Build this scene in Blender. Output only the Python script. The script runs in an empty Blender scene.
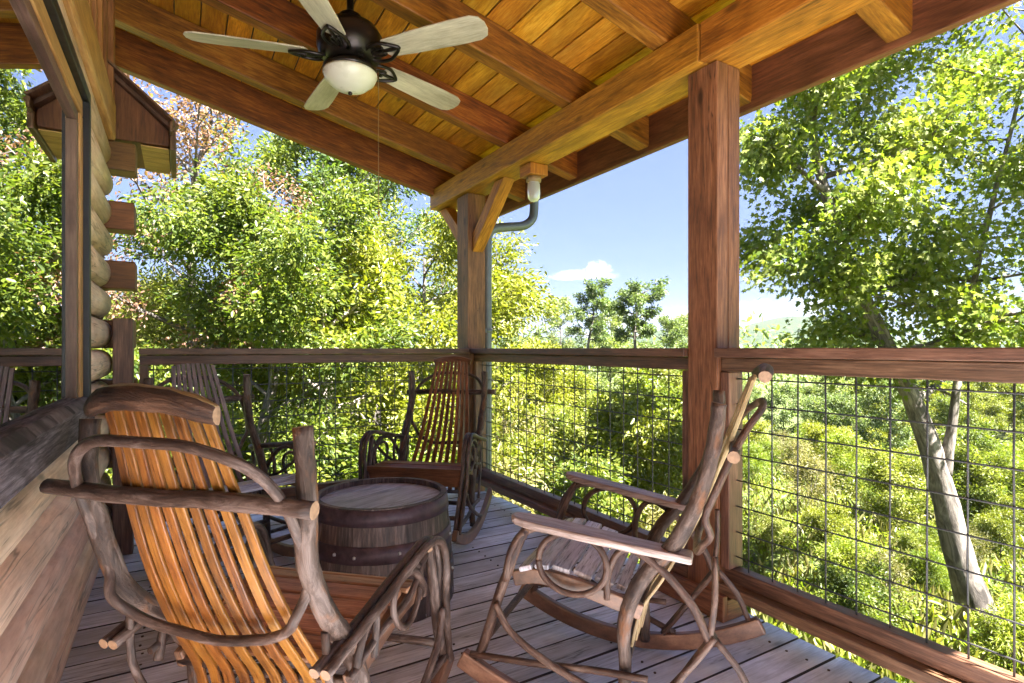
import bpy, math, random
import numpy as np
from mathutils import Vector, Matrix
R = math.radians
rng = random.Random(7)
sc = bpy.context.scene
COL = sc.collection

# ------------------------------------------------------------------ nodes
class NT:
    def __init__(s, mat):
        mat.use_nodes = True
        s.t = mat.node_tree; s.t.nodes.clear()
    def n(s, typ, **kw):
        nd = s.t.nodes.new(typ)
        for k, v in kw.items():
            if k == 'i':
                for a, b in v.items():
                    nd.inputs[a].default_value = b
            else: setattr(nd, k, v)
        return nd
    def l(s, a, b): s.t.links.new(a, b)
    def math(s, op, a, b=None, clamp=False):
        nd = s.n('ShaderNodeMath', operation=op, use_clamp=clamp)
        for i, x in enumerate((a, b)):
            if x is None: continue
            if isinstance(x, (int, float)): nd.inputs[i].default_value = x
            else: s.l(x, nd.inputs[i])
        return nd.outputs[0]
    def vmath(s, op, a, b):
        nd = s.n('ShaderNodeVectorMath', operation=op)
        for i, x in enumerate((a, b)):
            if isinstance(x, (tuple, list)): nd.inputs[i].default_value = x
            else: s.l(x, nd.inputs[i])
        return nd
    def noise(s, vec, scale=1., detail=3., rough=.55, dist=0.):
        nd = s.n('ShaderNodeTexNoise', i={'Scale': scale, 'Detail': detail, 'Roughness': rough, 'Distortion': dist})
        s.l(vec, nd.inputs['Vector']); return nd.outputs['Fac']
    def ramp(s, fac, stops):
        nd = s.n('ShaderNodeValToRGB'); e = nd.color_ramp.elements
        while len(e) < len(stops): e.new(.5)
        for el, (p, c) in zip(e, stops):
            el.position = p; el.color = (*c, 1) if len(c) == 3 else c
        s.l(fac, nd.inputs[0]); return nd.outputs[0]
    def mix(s, fac, a, b, mode='MIX'):
        nd = s.n('ShaderNodeMix', data_type='RGBA', blend_type=mode)
        for i, x in ((0, fac), (6, a), (7, b)):
            if isinstance(x, (int, float)): nd.inputs[i].default_value = x
            elif isinstance(x, (tuple, list)): nd.inputs[i].default_value = (*x, 1)
            else: s.l(x, nd.inputs[i])
        return nd.outputs[2]
    def maprange(s, v, a, b, c=0., d=1.):
        nd = s.n('ShaderNodeMapRange', i={'From Min': a, 'From Max': b, 'To Min': c, 'To Max': d})
        s.l(v, nd.inputs[0]); return nd.outputs[0]

def finish(nt, color, rough, bumpv=None, bump=.3, dist=.01, metal=0., spec=.5):
    p = nt.n('ShaderNodeBsdfPrincipled')
    if isinstance(color, tuple): p.inputs['Base Color'].default_value = (*color, 1)
    else: nt.l(color, p.inputs['Base Color'])
    if isinstance(rough, (int, float)): p.inputs['Roughness'].default_value = rough
    else: nt.l(rough, p.inputs['Roughness'])
    p.inputs['Metallic'].default_value = metal
    p.inputs['Specular IOR Level'].default_value = spec
    if bumpv is not None:
        b = nt.n('ShaderNodeBump', i={'Strength': bump, 'Distance': dist})
        nt.l(bumpv, b.inputs['Height']); nt.l(b.outputs[0], p.inputs['Normal'])
    o = nt.n('ShaderNodeOutputMaterial'); nt.l(p.outputs[0], o.inputs[0])
    return p

def wood(name, dark, mid, light, rough=.5, gx=70, gy=2.2, knots=.5, spread=.25, crack=0., bump=.25, spec=.5, stain=None):
    m = bpy.data.materials.new(name); nt = NT(m)
    uv = nt.n('ShaderNodeUVMap').outputs[0]
    rnd = nt.n('ShaderNodeAttribute', attribute_name='rnd').outputs['Fac']
    off = nt.n('ShaderNodeCombineXYZ')
    nt.l(nt.math('MULTIPLY', rnd, 17.3), off.inputs[0]); nt.l(nt.math('MULTIPLY', rnd, 31.7), off.inputs[1]); nt.l(nt.math('MULTIPLY', rnd, 53.1), off.inputs[2])
    base = nt.vmath('ADD', uv, off.outputs[0]).outputs[0]
    v1 = nt.vmath('MULTIPLY', base, (gx*.16, gy*.7, 1)).outputs[0]
    v2 = nt.vmath('MULTIPLY', base, (gx*2.2, gy*5., 1)).outputs[0]
    v3 = nt.vmath('MULTIPLY', base, (gx*.5, gy*1.0, 1)).outputs[0]
    n1 = nt.noise(v1, 1, 2, .5, .35)
    n2 = nt.noise(v2, 1, 6, .72)
    ring = nt.math('SINE', nt.math('MULTIPLY', n1, 46.))
    ring = nt.math('MULTIPLY_ADD', ring, .5); 
    ring.node.inputs[2].default_value = .5
    f = nt.math('ADD', nt.math('MULTIPLY', n1, .40), nt.math('MULTIPLY', ring, .09))
    f = nt.math('ADD', f, nt.math('SUBTRACT', nt.math('MULTIPLY', n2, 1.0), .22))
    colr = nt.ramp(f, [(.36, dark), (.54, mid), (.71, light)])
    h = n2
    if knots > 0:
        vk = nt.vmath('MULTIPLY', base, (8., 3.2, 1)).outputs[0]
        vo = nt.n('ShaderNodeTexVoronoi', i={'Scale': 1., 'Randomness': 1.}); nt.l(vk, vo.inputs['Vector'])
        sel = nt.n('ShaderNodeSeparateColor'); nt.l(vo.outputs['Color'], sel.inputs[0])
        k = nt.maprange(vo.outputs['Distance'], .06, .15, 1., 0.)
        k = nt.math('MULTIPLY', k, nt.math('GREATER_THAN', sel.outputs[0], 1 - knots*.75))
        kd = tuple(c*.45 for c in dark)
        colr = nt.mix(nt.math('MULTIPLY', k, .85), colr, kd)
    if crack > 0:
        n3 = nt.noise(v3, 1, 3, .6, .2)
        c = nt.maprange(nt.math('ABSOLUTE', nt.math('SUBTRACT', n3, .52)), .0, .022, 1., 0.)
        n4 = nt.noise(nt.vmath('MULTIPLY', base, (3., 1.1, 1)).outputs[0], 1, 2)
        c = nt.math('MULTIPLY', c, nt.maprange(n4, .42, .6))
        c = nt.math('MULTIPLY', c, crack)
        colr = nt.mix(c, colr, tuple(x*.22 for x in dark))
        h = nt.math('SUBTRACT', n2, nt.math('MULTIPLY', c, .9))
    if stain:
        n5 = nt.noise(nt.vmath('MULTIPLY', base, (5., 2.3, 1)).outputs[0], 1, 4, .65)
        colr = nt.mix(nt.math('MULTIPLY', nt.maprange(n5, .48, .72), stain[1]), colr, stain[0])
    bl = nt.noise(nt.vmath('MULTIPLY', base, (9., 3., 1)).outputs[0], 1, 4, .6)
    colr = nt.mix(1., colr, nt.ramp(bl, [(.32, (.72, .70, .68)), (.68, (1.2, 1.2, 1.2))]), 'MULTIPLY')
    hs = nt.n('ShaderNodeHueSaturation'); nt.l(colr, hs.inputs['Color'])
    nt.l(nt.maprange(rnd, 0, 1, 1 - spread, 1 + spread), hs.inputs['Value'])
    nt.l(nt.maprange(nt.math('FRACT', nt.math('MULTIPLY', rnd, 7.31)), 0, 1, .49, .51), hs.inputs['Hue'])
    rr = nt.maprange(n2, .3, .7, rough - .08, rough + .1)
    finish(nt, hs.outputs[0], rr, h, bump, .006, spec=spec)
    return m

def bark(name, dark, mid, light, sc_=30, rough=.75, stretch=.25, bump=.6, spots=None):
    m = bpy.data.materials.new(name); nt = NT(m)
    uv = nt.n('ShaderNodeUVMap').outputs[0]
    rnd = nt.n('ShaderNodeAttribute', attribute_name='rnd').outputs['Fac']
    off = nt.n('ShaderNodeCombineXYZ'); nt.l(nt.math('MULTIPLY', rnd, 23.), off.inputs[0]); nt.l(nt.math('MULTIPLY', rnd, 41.), off.inputs[1])
    base = nt.vmath('ADD', uv, off.outputs[0]).outputs[0]
    a = nt.noise(nt.vmath('MULTIPLY', base, (sc_, sc_*stretch, 1)).outputs[0], 1, 6, .72, .8)
    b = nt.noise(nt.vmath('MULTIPLY', base, (sc_*.2, sc_*.12, 1)).outputs[0], 1, 3)
    f = nt.math('ADD', nt.math('MULTIPLY', a, .65), nt.math('MULTIPLY', b, .4))
    c = nt.ramp(f, [(.40, dark), (.52, mid), (.64, light)])
    if spots:
        s = nt.noise(nt.vmath('MULTIPLY', base, (sc_*.5, sc_*.22, 1)).outputs[0], 1, 3)
        c = nt.mix(nt.maprange(s, .56, .66, 0, .85), c, spots)
    finish(nt, c, rough, a, bump, .012, spec=.35)
    return m

def plain(name, col, rough=.5, metal=0., var=.15, scale=20, spec=.5, bump=0.):
    m = bpy.data.materials.new(name); nt = NT(m)
    tc = nt.n('ShaderNodeTexCoord').outputs['Object']
    n = nt.noise(tc, scale, 4, .6)
    c = nt.ramp(n, [(.3, tuple(x*(1-var) for x in col)), (.7, tuple(min(1, x*(1+var)) for x in col))])
    finish(nt, c, nt.maprange(n, .3, .7, max(.02, rough-.08), rough+.08), n if bump else None, bump, .004, metal, spec)
    return m

def leafmat(name, cols, transl=.35, rough=.42, patch=.25):
    m = bpy.data.materials.new(name); nt = NT(m)
    rnd = nt.n('ShaderNodeAttribute', attribute_name='rnd').outputs['Fac']
    oi = nt.n('ShaderNodeObjectInfo').outputs['Random']
    tc = nt.n('ShaderNodeTexCoord').outputs['Object']
    big = nt.noise(tc, 1.5, 4, .6)
    f = nt.math('ADD', nt.math('MULTIPLY', rnd, .42), nt.math('MULTIPLY', nt.math('SUBTRACT', big, .12), .62 + patch))
    f = nt.math('ADD', f, nt.math('MULTIPLY', nt.math('SUBTRACT', oi, .4), .32))
    st = [(.18 + .75*i/(len(cols)-1), c) for i, c in enumerate(cols)]
    c = nt.ramp(f, st)
    p = nt.n('ShaderNodeBsdfPrincipled', i={'Roughness': rough, 'Specular IOR Level': .5})
    nt.l(c, p.inputs['Base Color'])
    t = nt.n('ShaderNodeBsdfTranslucent')
    nt.l(nt.mix(1., c, (1.5, 1.6, .6), 'MULTIPLY'), t.inputs[0])
    mx = nt.n('ShaderNodeMixShader', i={0: transl}); nt.l(p.outputs[0], mx.inputs[1]); nt.l(t.outputs[0], mx.inputs[2])
    o = nt.n('ShaderNodeOutputMaterial'); nt.l(mx.outputs[0], o.inputs[0])
    return m

M = {}
M['ceiling'] = wood('ceiling_board_wood', (.42, .15, .007), (.63, .275, .016), (.74, .40, .045), .5, 60, 2, .55, .22)
M['rafter'] = wood('rafter_wood', (.10, .028, .003), (.225, .073, .007), (.36, .145, .018), .5, 50, 1.8, .9, .12)
M['beam'] = wood('beam_wood', (.20, .075, .007), (.38, .155, .013), (.52, .25, .03), .5, 50, 1.6, .9, .1, crack=.5)
M['fascia'] = wood('fascia_wood', (.085, .031, .012), (.16, .063, .023), (.235, .10, .038), .55, 50, 1.6, .4, .1)
M['post'] = wood('post_wood', (.085, .034, .013), (.195, .084, .031), (.30, .145, .065), .55, 55, 1.5, .8, .1, crack=.8)
M['rail'] = wood('rail_wood', (.065, .03, .017), (.15, .074, .041), (.25, .135, .08), .5, 60, 1.5, .7, .14)
M['deck'] = wood('weathered_deck_wood', (.46, .49, .56), (.66, .70, .80), (.77, .80, .88), .48, 60, 1.4, .5, .2, crack=.8, bump=.5, stain=((.30, .28, .30), .45))
M['boardside'] = plain('gap_shade_board_edge', (.055, .04, .034), .9, 0, .3, 30)  # board sides coloured near-black so gaps read as shaded; also the screw heads
M['log'] = wood('log_wood', (.64, .40, .27), (.80, .56, .41), (.86, .66, .52), .6, 40, 1.0, .7, .17, crack=.7, bump=.45)
M['logend'] = wood('log_stub_wood', (.10, .037, .013), (.18, .073, .024), (.25, .11, .04), .6, 40, 1.5, .4, .12, crack=.5)
M['sill'] = wood('sill_wood', (.055, .043, .05), (.15, .12, .135), (.29, .25, .275), .78, 55, 1.6, .9, .1, spec=.2, crack=.9, stain=((.10, .055, .035), .6))
M['frame'] = wood('window_frame_wood', (.32, .16, .045), (.50, .28, .085), (.60, .37, .14), .5, 60, 1.6, .4, .1)
M['jamb'] = wood('dark_jamb_wood', (.10, .05, .035), (.17, .09, .065), (.24, .14, .10), .5, 60, 1.6, .3, .1)
M['siding'] = wood('siding_wood', (.26, .10, .035), (.40, .17, .06), (.50, .24, .09), .5, 60, 1.6, .4, .2)
M['slat_honey'] = wood('honey_slat_wood', (.085, .027, .005), (.21, .074, .010), (.31, .125, .02), .33, 90, 2.5, .12, .22, spec=.6)
M['seat_red'] = wood('seat_board_wood', (.22, .09, .04), (.44, .20, .10), (.58, .33, .19), .4, 80, 2.2, .25, .2, crack=.4, spec=.6)
M['slat_red'] = wood('dark_red_slat_wood', (.09, .03, .014), (.19, .07, .032), (.29, .125, .065), .38, 90, 2.5, .1, .2, spec=.6)
M['slat_gray'] = wood('weathered_slat_wood', (.08, .05, .05), (.18, .125, .125), (.30, .23, .235), .42, 90, 2.5, .1, .18, spec=.6)
M['slat_pale'] = wood('pale_slat_wood', (.22, .14, .06), (.40, .28, .13), (.52, .40, .22), .4, 90, 2.5, .1, .18, spec=.6)
M['seat_gray'] = wood('weathered_seat_wood', (.26, .24, .26), (.50, .48, .53), (.64, .63, .69), .3, 80, 2.2, .25, .15, crack=.4, spec=.6)
M['armboard'] = wood('arm_board_wood', (.16, .10, .075), (.34, .26, .23), (.48, .40, .38), .36, 70, 2.2, .25, .12, crack=.5, spec=.6)
M['rocker'] = wood('rocker_wood', (.08, .042, .024), (.19, .10, .055), (.31, .18, .10), .4, 80, 2.2, .1, .15, spec=.6)
M['twig'] = bark('twig_bark', (.022, .012, .009), (.062, .036, .026), (.17, .12, .10), 60, .42, .2, .5)
M['twig_red'] = bark('brown_twig_bark', (.022, .010, .008), (.066, .032, .02), (.16, .10, .072), 60, .4, .2, .5)
M['post_bark'] = bark('hickory_post_bark', (.022, .012, .009), (.062, .037, .026), (.16, .115, .095), 45, .5, .25, .7, spots=(.16, .065, .024))
M['dark_bark'] = bark('dark_slab_bark', (.015, .007, .005), (.05, .023, .013), (.13, .066, .038), 55, .5, .25, .8)
M['cut'] = plain('cut_wood_end', (.26, .16, .092), .55, var=.35, scale=60)
M['stave'] = wood('barrel_stave_wood', (.035, .022, .02), (.10, .066, .056), (.20, .15, .13), .55, 60, 2, .15, .45, crack=.6, stain=((.05, .025, .02), .8))
M['head'] = wood('barrel_head_wood', (.22, .225, .27), (.40, .415, .50), (.52, .54, .64), .45, 60, 1.8, .3, .2, crack=.8, stain=((.13, .09, .09), .5))
M['hoop'] = plain('rusty_hoop_iron', (.075, .045, .052), .5, .35, .5, 25, bump=.2)
M['rivet'] = plain('rivet_steel', (.55, .53, .52), .35, .9, .1)
M['wire'] = plain('galvanised_wire', (.07, .07, .075), .5, .4, .2)
M['fan_metal'] = plain('dark_bronze_metal', (.022, .016, .014), .32, .6, .3, 15)
M['fan_blade'] = wood('pale_blade_wood', (.40, .36, .26), (.52, .47, .35), (.60, .55, .42), .4, 90, 2.5, 0, .06)
M['bowl'] = plain('frosted_bowl_glass', (.72, .70, .58), .3, 0, .03, 8)
M['chain'] = plain('pull_chain_brass', (.35, .24, .10), .4, .8, .1)
M['gasket'] = plain('black_gasket', (.012, .011, .012), .45, 0, .2)
M['pipe'] = plain('grey_pipe_paint', (.13, .145, .17), .4, .2, .12)
M['lampbase'] = plain('lamp_base_paint', (.30, .20, .10), .5, 0, .15)
M['shingle'] = plain('shingle_grey', (.10, .09, .085), .9, 0, .4, 12, bump=.4)
M['interior'] = plain('dim_interior', (.03, .025, .022), .8, 0, .2, 2)
M['trunk'] = bark('tree_bark', (.035, .03, .027), (.125, .107, .095), (.27, .24, .215), 16, .9, .2, 1.)
M['trunk_pale'] = bark('pale_tree_bark', (.22, .17, .15), (.42, .36, .32), (.58, .52, .48), 14, .85, .3, .7)
M['leaf_maple'] = leafmat('maple_leaves', [(0.03325, 0.07125, 0.0152), (0.0855, 0.133, 0.019), (0.1472, 0.1852, 0.0266), (0.2375, 0.2565, 0.0665)], .44)
M['leaf_green'] = leafmat('green_leaves', [(0.0414, 0.0736, 0.01656), (0.1012, 0.138, 0.02024), (0.1656, 0.184, 0.0276), (0.2668, 0.2668, 0.0828)], .46)
M['leaf_lime'] = leafmat('lime_leaves', [(0.051, 0.0765, 0.0102), (0.119, 0.1445, 0.0136), (0.187, 0.1955, 0.0187), (0.272, 0.2635, 0.051)], .42)
M['leaf_dark'] = leafmat('dark_leaves', [(.03, .06, .02), (.065, .105, .026), (.11, .15, .035), (.17, .20, .06)], .42)
M['leaf_rust'] = leafmat('rust_leaves', [(0.1, 0.045, 0.035), (0.18, 0.085, 0.06), (0.25, 0.15, 0.1), (0.24, 0.2, 0.09)], .3, .5)
M['leaf_weed'] = leafmat('weed_leaves', [(0.0425, 0.0765, 0.0085), (0.1105, 0.1615, 0.0136), (0.187, 0.2295, 0.0187), (0.272, 0.2805, 0.051)], .42)
M['leaf_dry'] = leafmat('dry_weed_leaves', [(0.0648, 0.0648, 0.02268), (0.1166, 0.1166, 0.0324), (0.175, 0.162, 0.04536), (0.2333, 0.2009, 0.08424)], .35, .5)
M['leaf_far'] = leafmat('far_tree_leaves', [(.05, .085, .03), (.10, .145, .045), (.15, .185, .06), (.21, .23, .08)], .42, .5)

def glass_pane():
    m = bpy.data.materials.new('window_glass'); nt = NT(m)
    f1 = nt.n('ShaderNodeFresnel', i={'IOR': 1.52}).outputs[0]      # double glazing: four faces
    fr = nt.math('SUBTRACT', 1., nt.math('POWER', nt.math('SUBTRACT', 1., f1), 4.))
    g = nt.n('ShaderNodeBsdfGlossy', i={'Roughness': .0, 'Color': (.95, .97, .97, 1)})
    t = nt.n('ShaderNodeBsdfTransparent', i={'Color': (.75, .8, .78, 1)})
    mx = nt.n('ShaderNodeMixShader'); nt.l(fr, mx.inputs[0]); nt.l(t.outputs[0], mx.inputs[1]); nt.l(g.outputs[0], mx.inputs[2])
    o = nt.n('ShaderNodeOutputMaterial'); nt.l(mx.outputs[0], o.inputs[0]); return m
M['glass'] = glass_pane()
def jar_glass():
    m = bpy.data.materials.new('ribbed_jar_glass'); nt = NT(m)
    p = nt.n('ShaderNodeBsdfPrincipled', i={'Base Color': (.9, .92, .92, 1), 'Roughness': .12, 'Transmission Weight': .55, 'IOR': 1.3})
    o = nt.n('ShaderNodeOutputMaterial'); nt.l(p.outputs[0], o.inputs[0]); return m
M['jar'] = jar_glass()

# ------------------------------------------------------------------ mesh builder
def V(*a): return Vector(a)
def catmull(pts, sub=6, extra=None):
    pts = [Vector(p) for p in pts]
    n = len(pts); out = []; ex = []
    for i in range(n - 1):
        p0 = pts[max(i-1, 0)]; p1 = pts[i]; p2 = pts[i+1]; p3 = pts[min(i+2, n-1)]
        for k in range(sub):
            t = k/sub
            out.append(.5*((2*p1) + (p2-p0)*t + (2*p0-5*p1+4*p2-p3)*t*t + (3*p1-p0-3*p2+p3)*t*t*t))
            if extra: ex.append(extra[i]*(1-t) + extra[i+1]*t)
    out.append(pts[-1])
    if extra: ex.append(extra[-1]); return out, ex
    return out

class MB:
    def __init__(s): s.v = []; s.f = []; s.uv = []; s.r = []; s.sm = []; s.mi = []
    def face(s, idx, uv, rnd, smooth=False, mi=0):
        s.f.append(idx); s.uv.append(uv); s.r.append(rnd); s.sm.append(smooth); s.mi.append(mi)
    def obox(s, c, ax, h, g=0, rnd=None, mi=0, endmi=None):
        """box at c, unit axes ax (3), half sizes h, grain along axis g"""
        rnd = rng.random() if rnd is None else rnd
        c = Vector(c); ax = [Vector(a) for a in ax]; b = len(s.v)
        for k in range(8):
            sg = [(1 if k >> j & 1 else -1) for j in range(3)]
            s.v.append(c + sum((ax[j]*h[j]*sg[j] for j in range(3)), Vector()))
        o = [j for j in range(3) if j != g]
        for d in range(3):
            e, q = [j for j in range(3) if j != d]
            for sd in (0, 1):
                ks = []
                for (ee, qq) in ((0, 0), (1, 0), (1, 1), (0, 1)):
                    ks.append((sd << d) | (ee << e) | (qq << q))
                flip = (sd == 0) ^ (d == 1)
                if flip: ks = ks[::-1]
                uv = []
                for k in ks:
                    loc = [(h[j] if k >> j & 1 else -h[j]) for j in range(3)]
                    if d == g: uv.append((loc[o[0]]*.6, loc[o[1]]*.6))
                    else:
                        a = [j for j in o if j != d][0]
                        uv.append((loc[a] + (.37*d + (.11 if sd else 0)), loc[g]))
                s.face([b+k for k in ks], uv, rnd, False, (endmi if (d == g and endmi is not None) else mi))
    def box(s, x0, x1, y0, y1, z0, z1, g=0, rnd=None, mi=0, endmi=None):
        s.obox(((x0+x1)/2, (y0+y1)/2, (z0+z1)/2), ((1, 0, 0), (0, 1, 0), (0, 0, 1)), ((x1-x0)/2, (y1-y0)/2, (z1-z0)/2), g, rnd, mi, endmi)
    def beam(s, p0, p1, w, h, up=(0, 0, 1), rnd=None):
        p0 = Vector(p0); p1 = Vector(p1); d = (p1-p0); L = d.length; d.normalize()
        sd = d.cross(Vector(up)).normalized(); u = sd.cross(d)
        s.obox((p0+p1)/2, (d, sd, u), (L/2, w/2, h/2), 0, rnd)
    def tube(s, pts, r, n=10, sub=5, jit=.0, wob=0., rnd=None, mi=0, capmi=None, flat=None, smooth=True):
        rnd = rng.random() if rnd is None else rnd
        if not isinstance(r, (list, tuple)): r = [r]*len(pts)
        if sub > 1 : P, Rr = catmull(pts, sub, list(r))
        else: P, Rr = [Vector(p) for p in pts], list(r)
        m = len(P)
        if wob:
            for i in range(1, m-1): P[i] = P[i] + Vector((rng.uniform(-wob, wob), rng.uniform(-wob, wob), rng.uniform(-wob, wob)))
        T = [(P[min(i+1, m-1)] - P[max(i-1, 0)]).normalized() for i in range(m)]
        ref = Vector((0, 0, 1)) if abs(T[0].z) < .9 else Vector((1, 0, 0))
        N = (ref - T[0]*ref.dot(T[0])).normalized()
        b = len(s.v); L = 0; vs = []
        ph = rng.random()*6.28
        for i in range(m):
            if i:
                L += (P[i]-P[i-1]).length
                N = (N - T[i]*N.dot(T[i])).normalized()
            B = T[i].cross(N); vs.append(L)
            for k in range(n):
                a = 6.28318*k/n
                rr = Rr[i]*(1 + jit*(math.sin(3*a + ph + L*9) * .5 + math.sin(L*23 + ph*2)*.5 + rng.uniform(-.5, .5)))
                s.v.append(P[i] + N*(math.cos(a)*rr) + B*(math.sin(a)*rr))
        circ = 6.28318*sum(Rr)/m
        for i in range(m-1):
            for k in range(n):
                k2 = (k+1) % n
                s.face([b+i*n+k, b+i*n+k2, b+(i+1)*n+k2, b+(i+1)*n+k],
                       [(circ*k/n, vs[i]), (circ*(k+1)/n, vs[i]), (circ*(k+1)/n, vs[i+1]), (circ*k/n, vs[i+1])], rnd, smooth, mi)
        cm = mi if capmi is None else capmi
        for i, rev in ((0, True), (m-1, False)):
            idx = [b+i*n+k for k in range(n)]
            uv = [(math.cos(6.283*k/n)*Rr[i], math.sin(6.283*k/n)*Rr[i]) for k in range(n)]
            if rev: idx = idx[::-1]; uv = uv[::-1]
            s.face(idx, uv, rnd, False, cm)
    def ribbon(s, pts, w, t, side, sub=6, rnd=None, mi=0):
        """flat lath swept along pts; w across `side`, t thick"""
        rnd = rng.random() if rnd is None else rnd
        if not isinstance(w, (list, tuple)): w = [w]*len(pts)
        if sub > 1: P, W = catmull(pts, sub, list(w))
        else: P, W = [Vector(p) for p in pts], list(w)
        m = len(P); side = Vector(side).normalized(); b = len(s.v); L = 0; vs = []
        for i in range(m):
            T = (P[min(i+1, m-1)] - P[max(i-1, 0)]).normalized()
            sd = (side - T*side.dot(T)).normalized(); nn = sd.cross(T)
            if i: L += (P[i]-P[i-1]).length
            vs.append(L)
            for (a, c) in ((-1, -1), (1, -1), (1, 1), (-1, 1)):
                s.v.append(P[i] + sd*(a*W[i]/2) + nn*(c*t/2))
        us = [0, 1, 1.2, 2.2, 2.4]
        w0 = sum(W)/m
        for i in range(m-1):
            for k in range(4):
                k2 = (k+1) % 4
                s.face([b+i*4+k, b+i*4+k2, b+(i+1)*4+k2, b+(i+1)*4+k],
                       [(us[k]*w0, vs[i]), (us[k+1]*w0, vs[i]), (us[k+1]*w0, vs[i+1]), (us[k]*w0, vs[i+1])], rnd, False, mi)
        s.face([b+3, b+2, b+1, b], [(0, 0), (w0, 0), (w0, t), (0, t)], rnd, False, mi)
        e = b+(m-1)*4
        s.face([e, e+1, e+2, e+3], [(0, 0), (w0, 0), (w0, t), (0, t)], rnd, False, mi)
    def lathe(s, prof, c=(0, 0, 0), n=32, rnd=None, mi=0, smooth=True, a0=0., a1=6.283185):
        rnd = rng.random() if rnd is None else rnd
        b = len(s.v); c = Vector(c); m = len(prof); full = a1-a0 > 6.28
        cols = n if full else n+1
        for (r, z) in prof:
            for k in range(cols):
                a = a0 + (a1-a0)*k/n
                s.v.append(c + Vector((max(r, 1e-4)*math.cos(a), max(r, 1e-4)*math.sin(a), z)))
        L = 0
        for i in range(m-1):
            L2 = L + math.hypot(prof[i+1][0]-prof[i][0], prof[i+1][1]-prof[i][1])
            for k in range(n):
                k2 = (k+1) % cols
                r = (prof[i][0] + prof[i+1][0])/2
                u0 = r*(a0+(a1-a0)*k/n); u1 = r*(a0+(a1-a0)*(k+1)/n)
                s.face([b+i*cols+k, b+i*cols+k2, b+(i+1)*cols+k2, b+(i+1)*cols+k], [(u0, L), (u1, L), (u1, L2), (u0, L2)], rnd, smooth, mi)
            L = L2
    def prism(s, poly, d, rnd=None, mi=0):
        """closed polygon (list of 3D points) extruded by vector d"""
        rnd = rng.random() if rnd is None else rnd
        d = Vector(d); P = [Vector(p) for p in poly]; n = len(P); b = len(s.v)
        s.v += P + [p+d for p in P]
        nrm = Vector()
        for i in range(n): nrm += P[i].cross(P[(i+1) % n])
        rev = nrm.dot(d) > 0
        L = d.length
        per = 0
        e0 = (P[1]-P[0]).normalized(); e1 = d.normalized().cross(e0)
        uvc = [((p-P[0]).dot(e1), (p-P[0]).dot(e0)) for p in P]
        i0 = list(range(n))
        s.face([b+i for i in (i0[::-1] if rev else i0)], [uvc[i] for i in (i0[::-1] if rev else i0)], rnd, False, mi)
        s.face([b+n+i for i in (i0 if rev else i0[::-1])], [uvc[i] for i in (i0 if rev else i0[::-1])], rnd, False, mi)
        for i in range(n):
            j = (i+1) % n; w = (P[j]-P[i]).length
            q = [b+i, b+j, b+n+j, b+n+i]; uv = [(per, 0), (per+w, 0), (per+w, L), (per, L)]
            if not rev: q = q[::-1]; uv = uv[::-1]
            s.face(q, uv, rnd, False, mi); per += w
    def build(s, name, mats, parent=None, bevel=0., autosmooth=False):
        if not isinstance(mats, (list, tuple)): mats = [mats]
        me = bpy.data.meshes.new(name)
        me.from_pydata([tuple(v) for v in s.v], [], s.f)
        uvl = me.uv_layers.new(name='UVMap')
        uvl.data.foreach_set('uv', [c for fu in s.uv for u in fu for c in u])
        at = me.attributes.new('rnd', 'FLOAT', 'FACE'); at.data.foreach_set('value', s.r)
        me.polygons.foreach_set('use_smooth', s.sm)
        me.polygons.foreach_set('material_index', s.mi)
        for m in mats: me.materials.append(M[m] if isinstance(m, str) else m)
        me.update()
        o = bpy.data.objects.new(name, me); COL.objects.link(o)
        if parent: o.parent = parent
        if bevel:
            bm = o.modifiers.new('bevel', 'BEVEL'); bm.width = bevel; bm.segments = 2; bm.limit_method = 'ANGLE'; bm.angle_limit = R(40)
        return o

def tag(o, label=None, cat=None, group=None, kind=None):
    if label: o['label'] = label
    if cat: o['category'] = cat
    if group: o['group'] = group
    if kind: o['kind'] = kind
    return o
def empty(name, loc=(0, 0, 0), rz=0., label=None, cat=None, group=None):
    o = bpy.data.objects.new(name, None); COL.objects.link(o)
    o.location = loc; o.rotation_euler = (0, 0, rz); o.empty_display_size = .2
    return tag(o, label, cat, group)
def copy_tree(o, loc=None, rz=None, scale=None, label=None, group=None):
    c = o.copy(); COL.objects.link(c)
    for ch in o.children:
        d = ch.copy(); COL.objects.link(d); d.parent = c
    if loc is not None: c.location = loc
    if rz is not None: c.rotation_euler = (0, 0, rz)
    if scale is not None: c.scale = (scale,)*3 if isinstance(scale, (int, float)) else scale
    if label: c['label'] = label
    if group: c['group'] = group
    return c

# ------------------------------------------------------------------ camera
F = 560.
cam = bpy.data.cameras.new('camera'); co = bpy.data.objects.new('camera', cam); COL.objects.link(co)
cam.sensor_width = 36; cam.lens = 36*F/1024; cam.shift_y = (349-341.5)/1024; cam.clip_end = 5000; cam.clip_start = .05
CZ = 1.075
YAW = math.atan((512-180)/F)
co.location = (0, 0, CZ); co.rotation_euler = (R(90), 0, -YAW)
sc.camera = co
def at(px, d, z=0.):
    """ground position seen in column px at depth d (metres) - used once to measure the planting out"""
    u = (px-512)/F; c, s = math.cos(YAW), math.sin(YAW)
    return Vector((u*d*c + s*d, -u*d*s + c*d, z))

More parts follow.
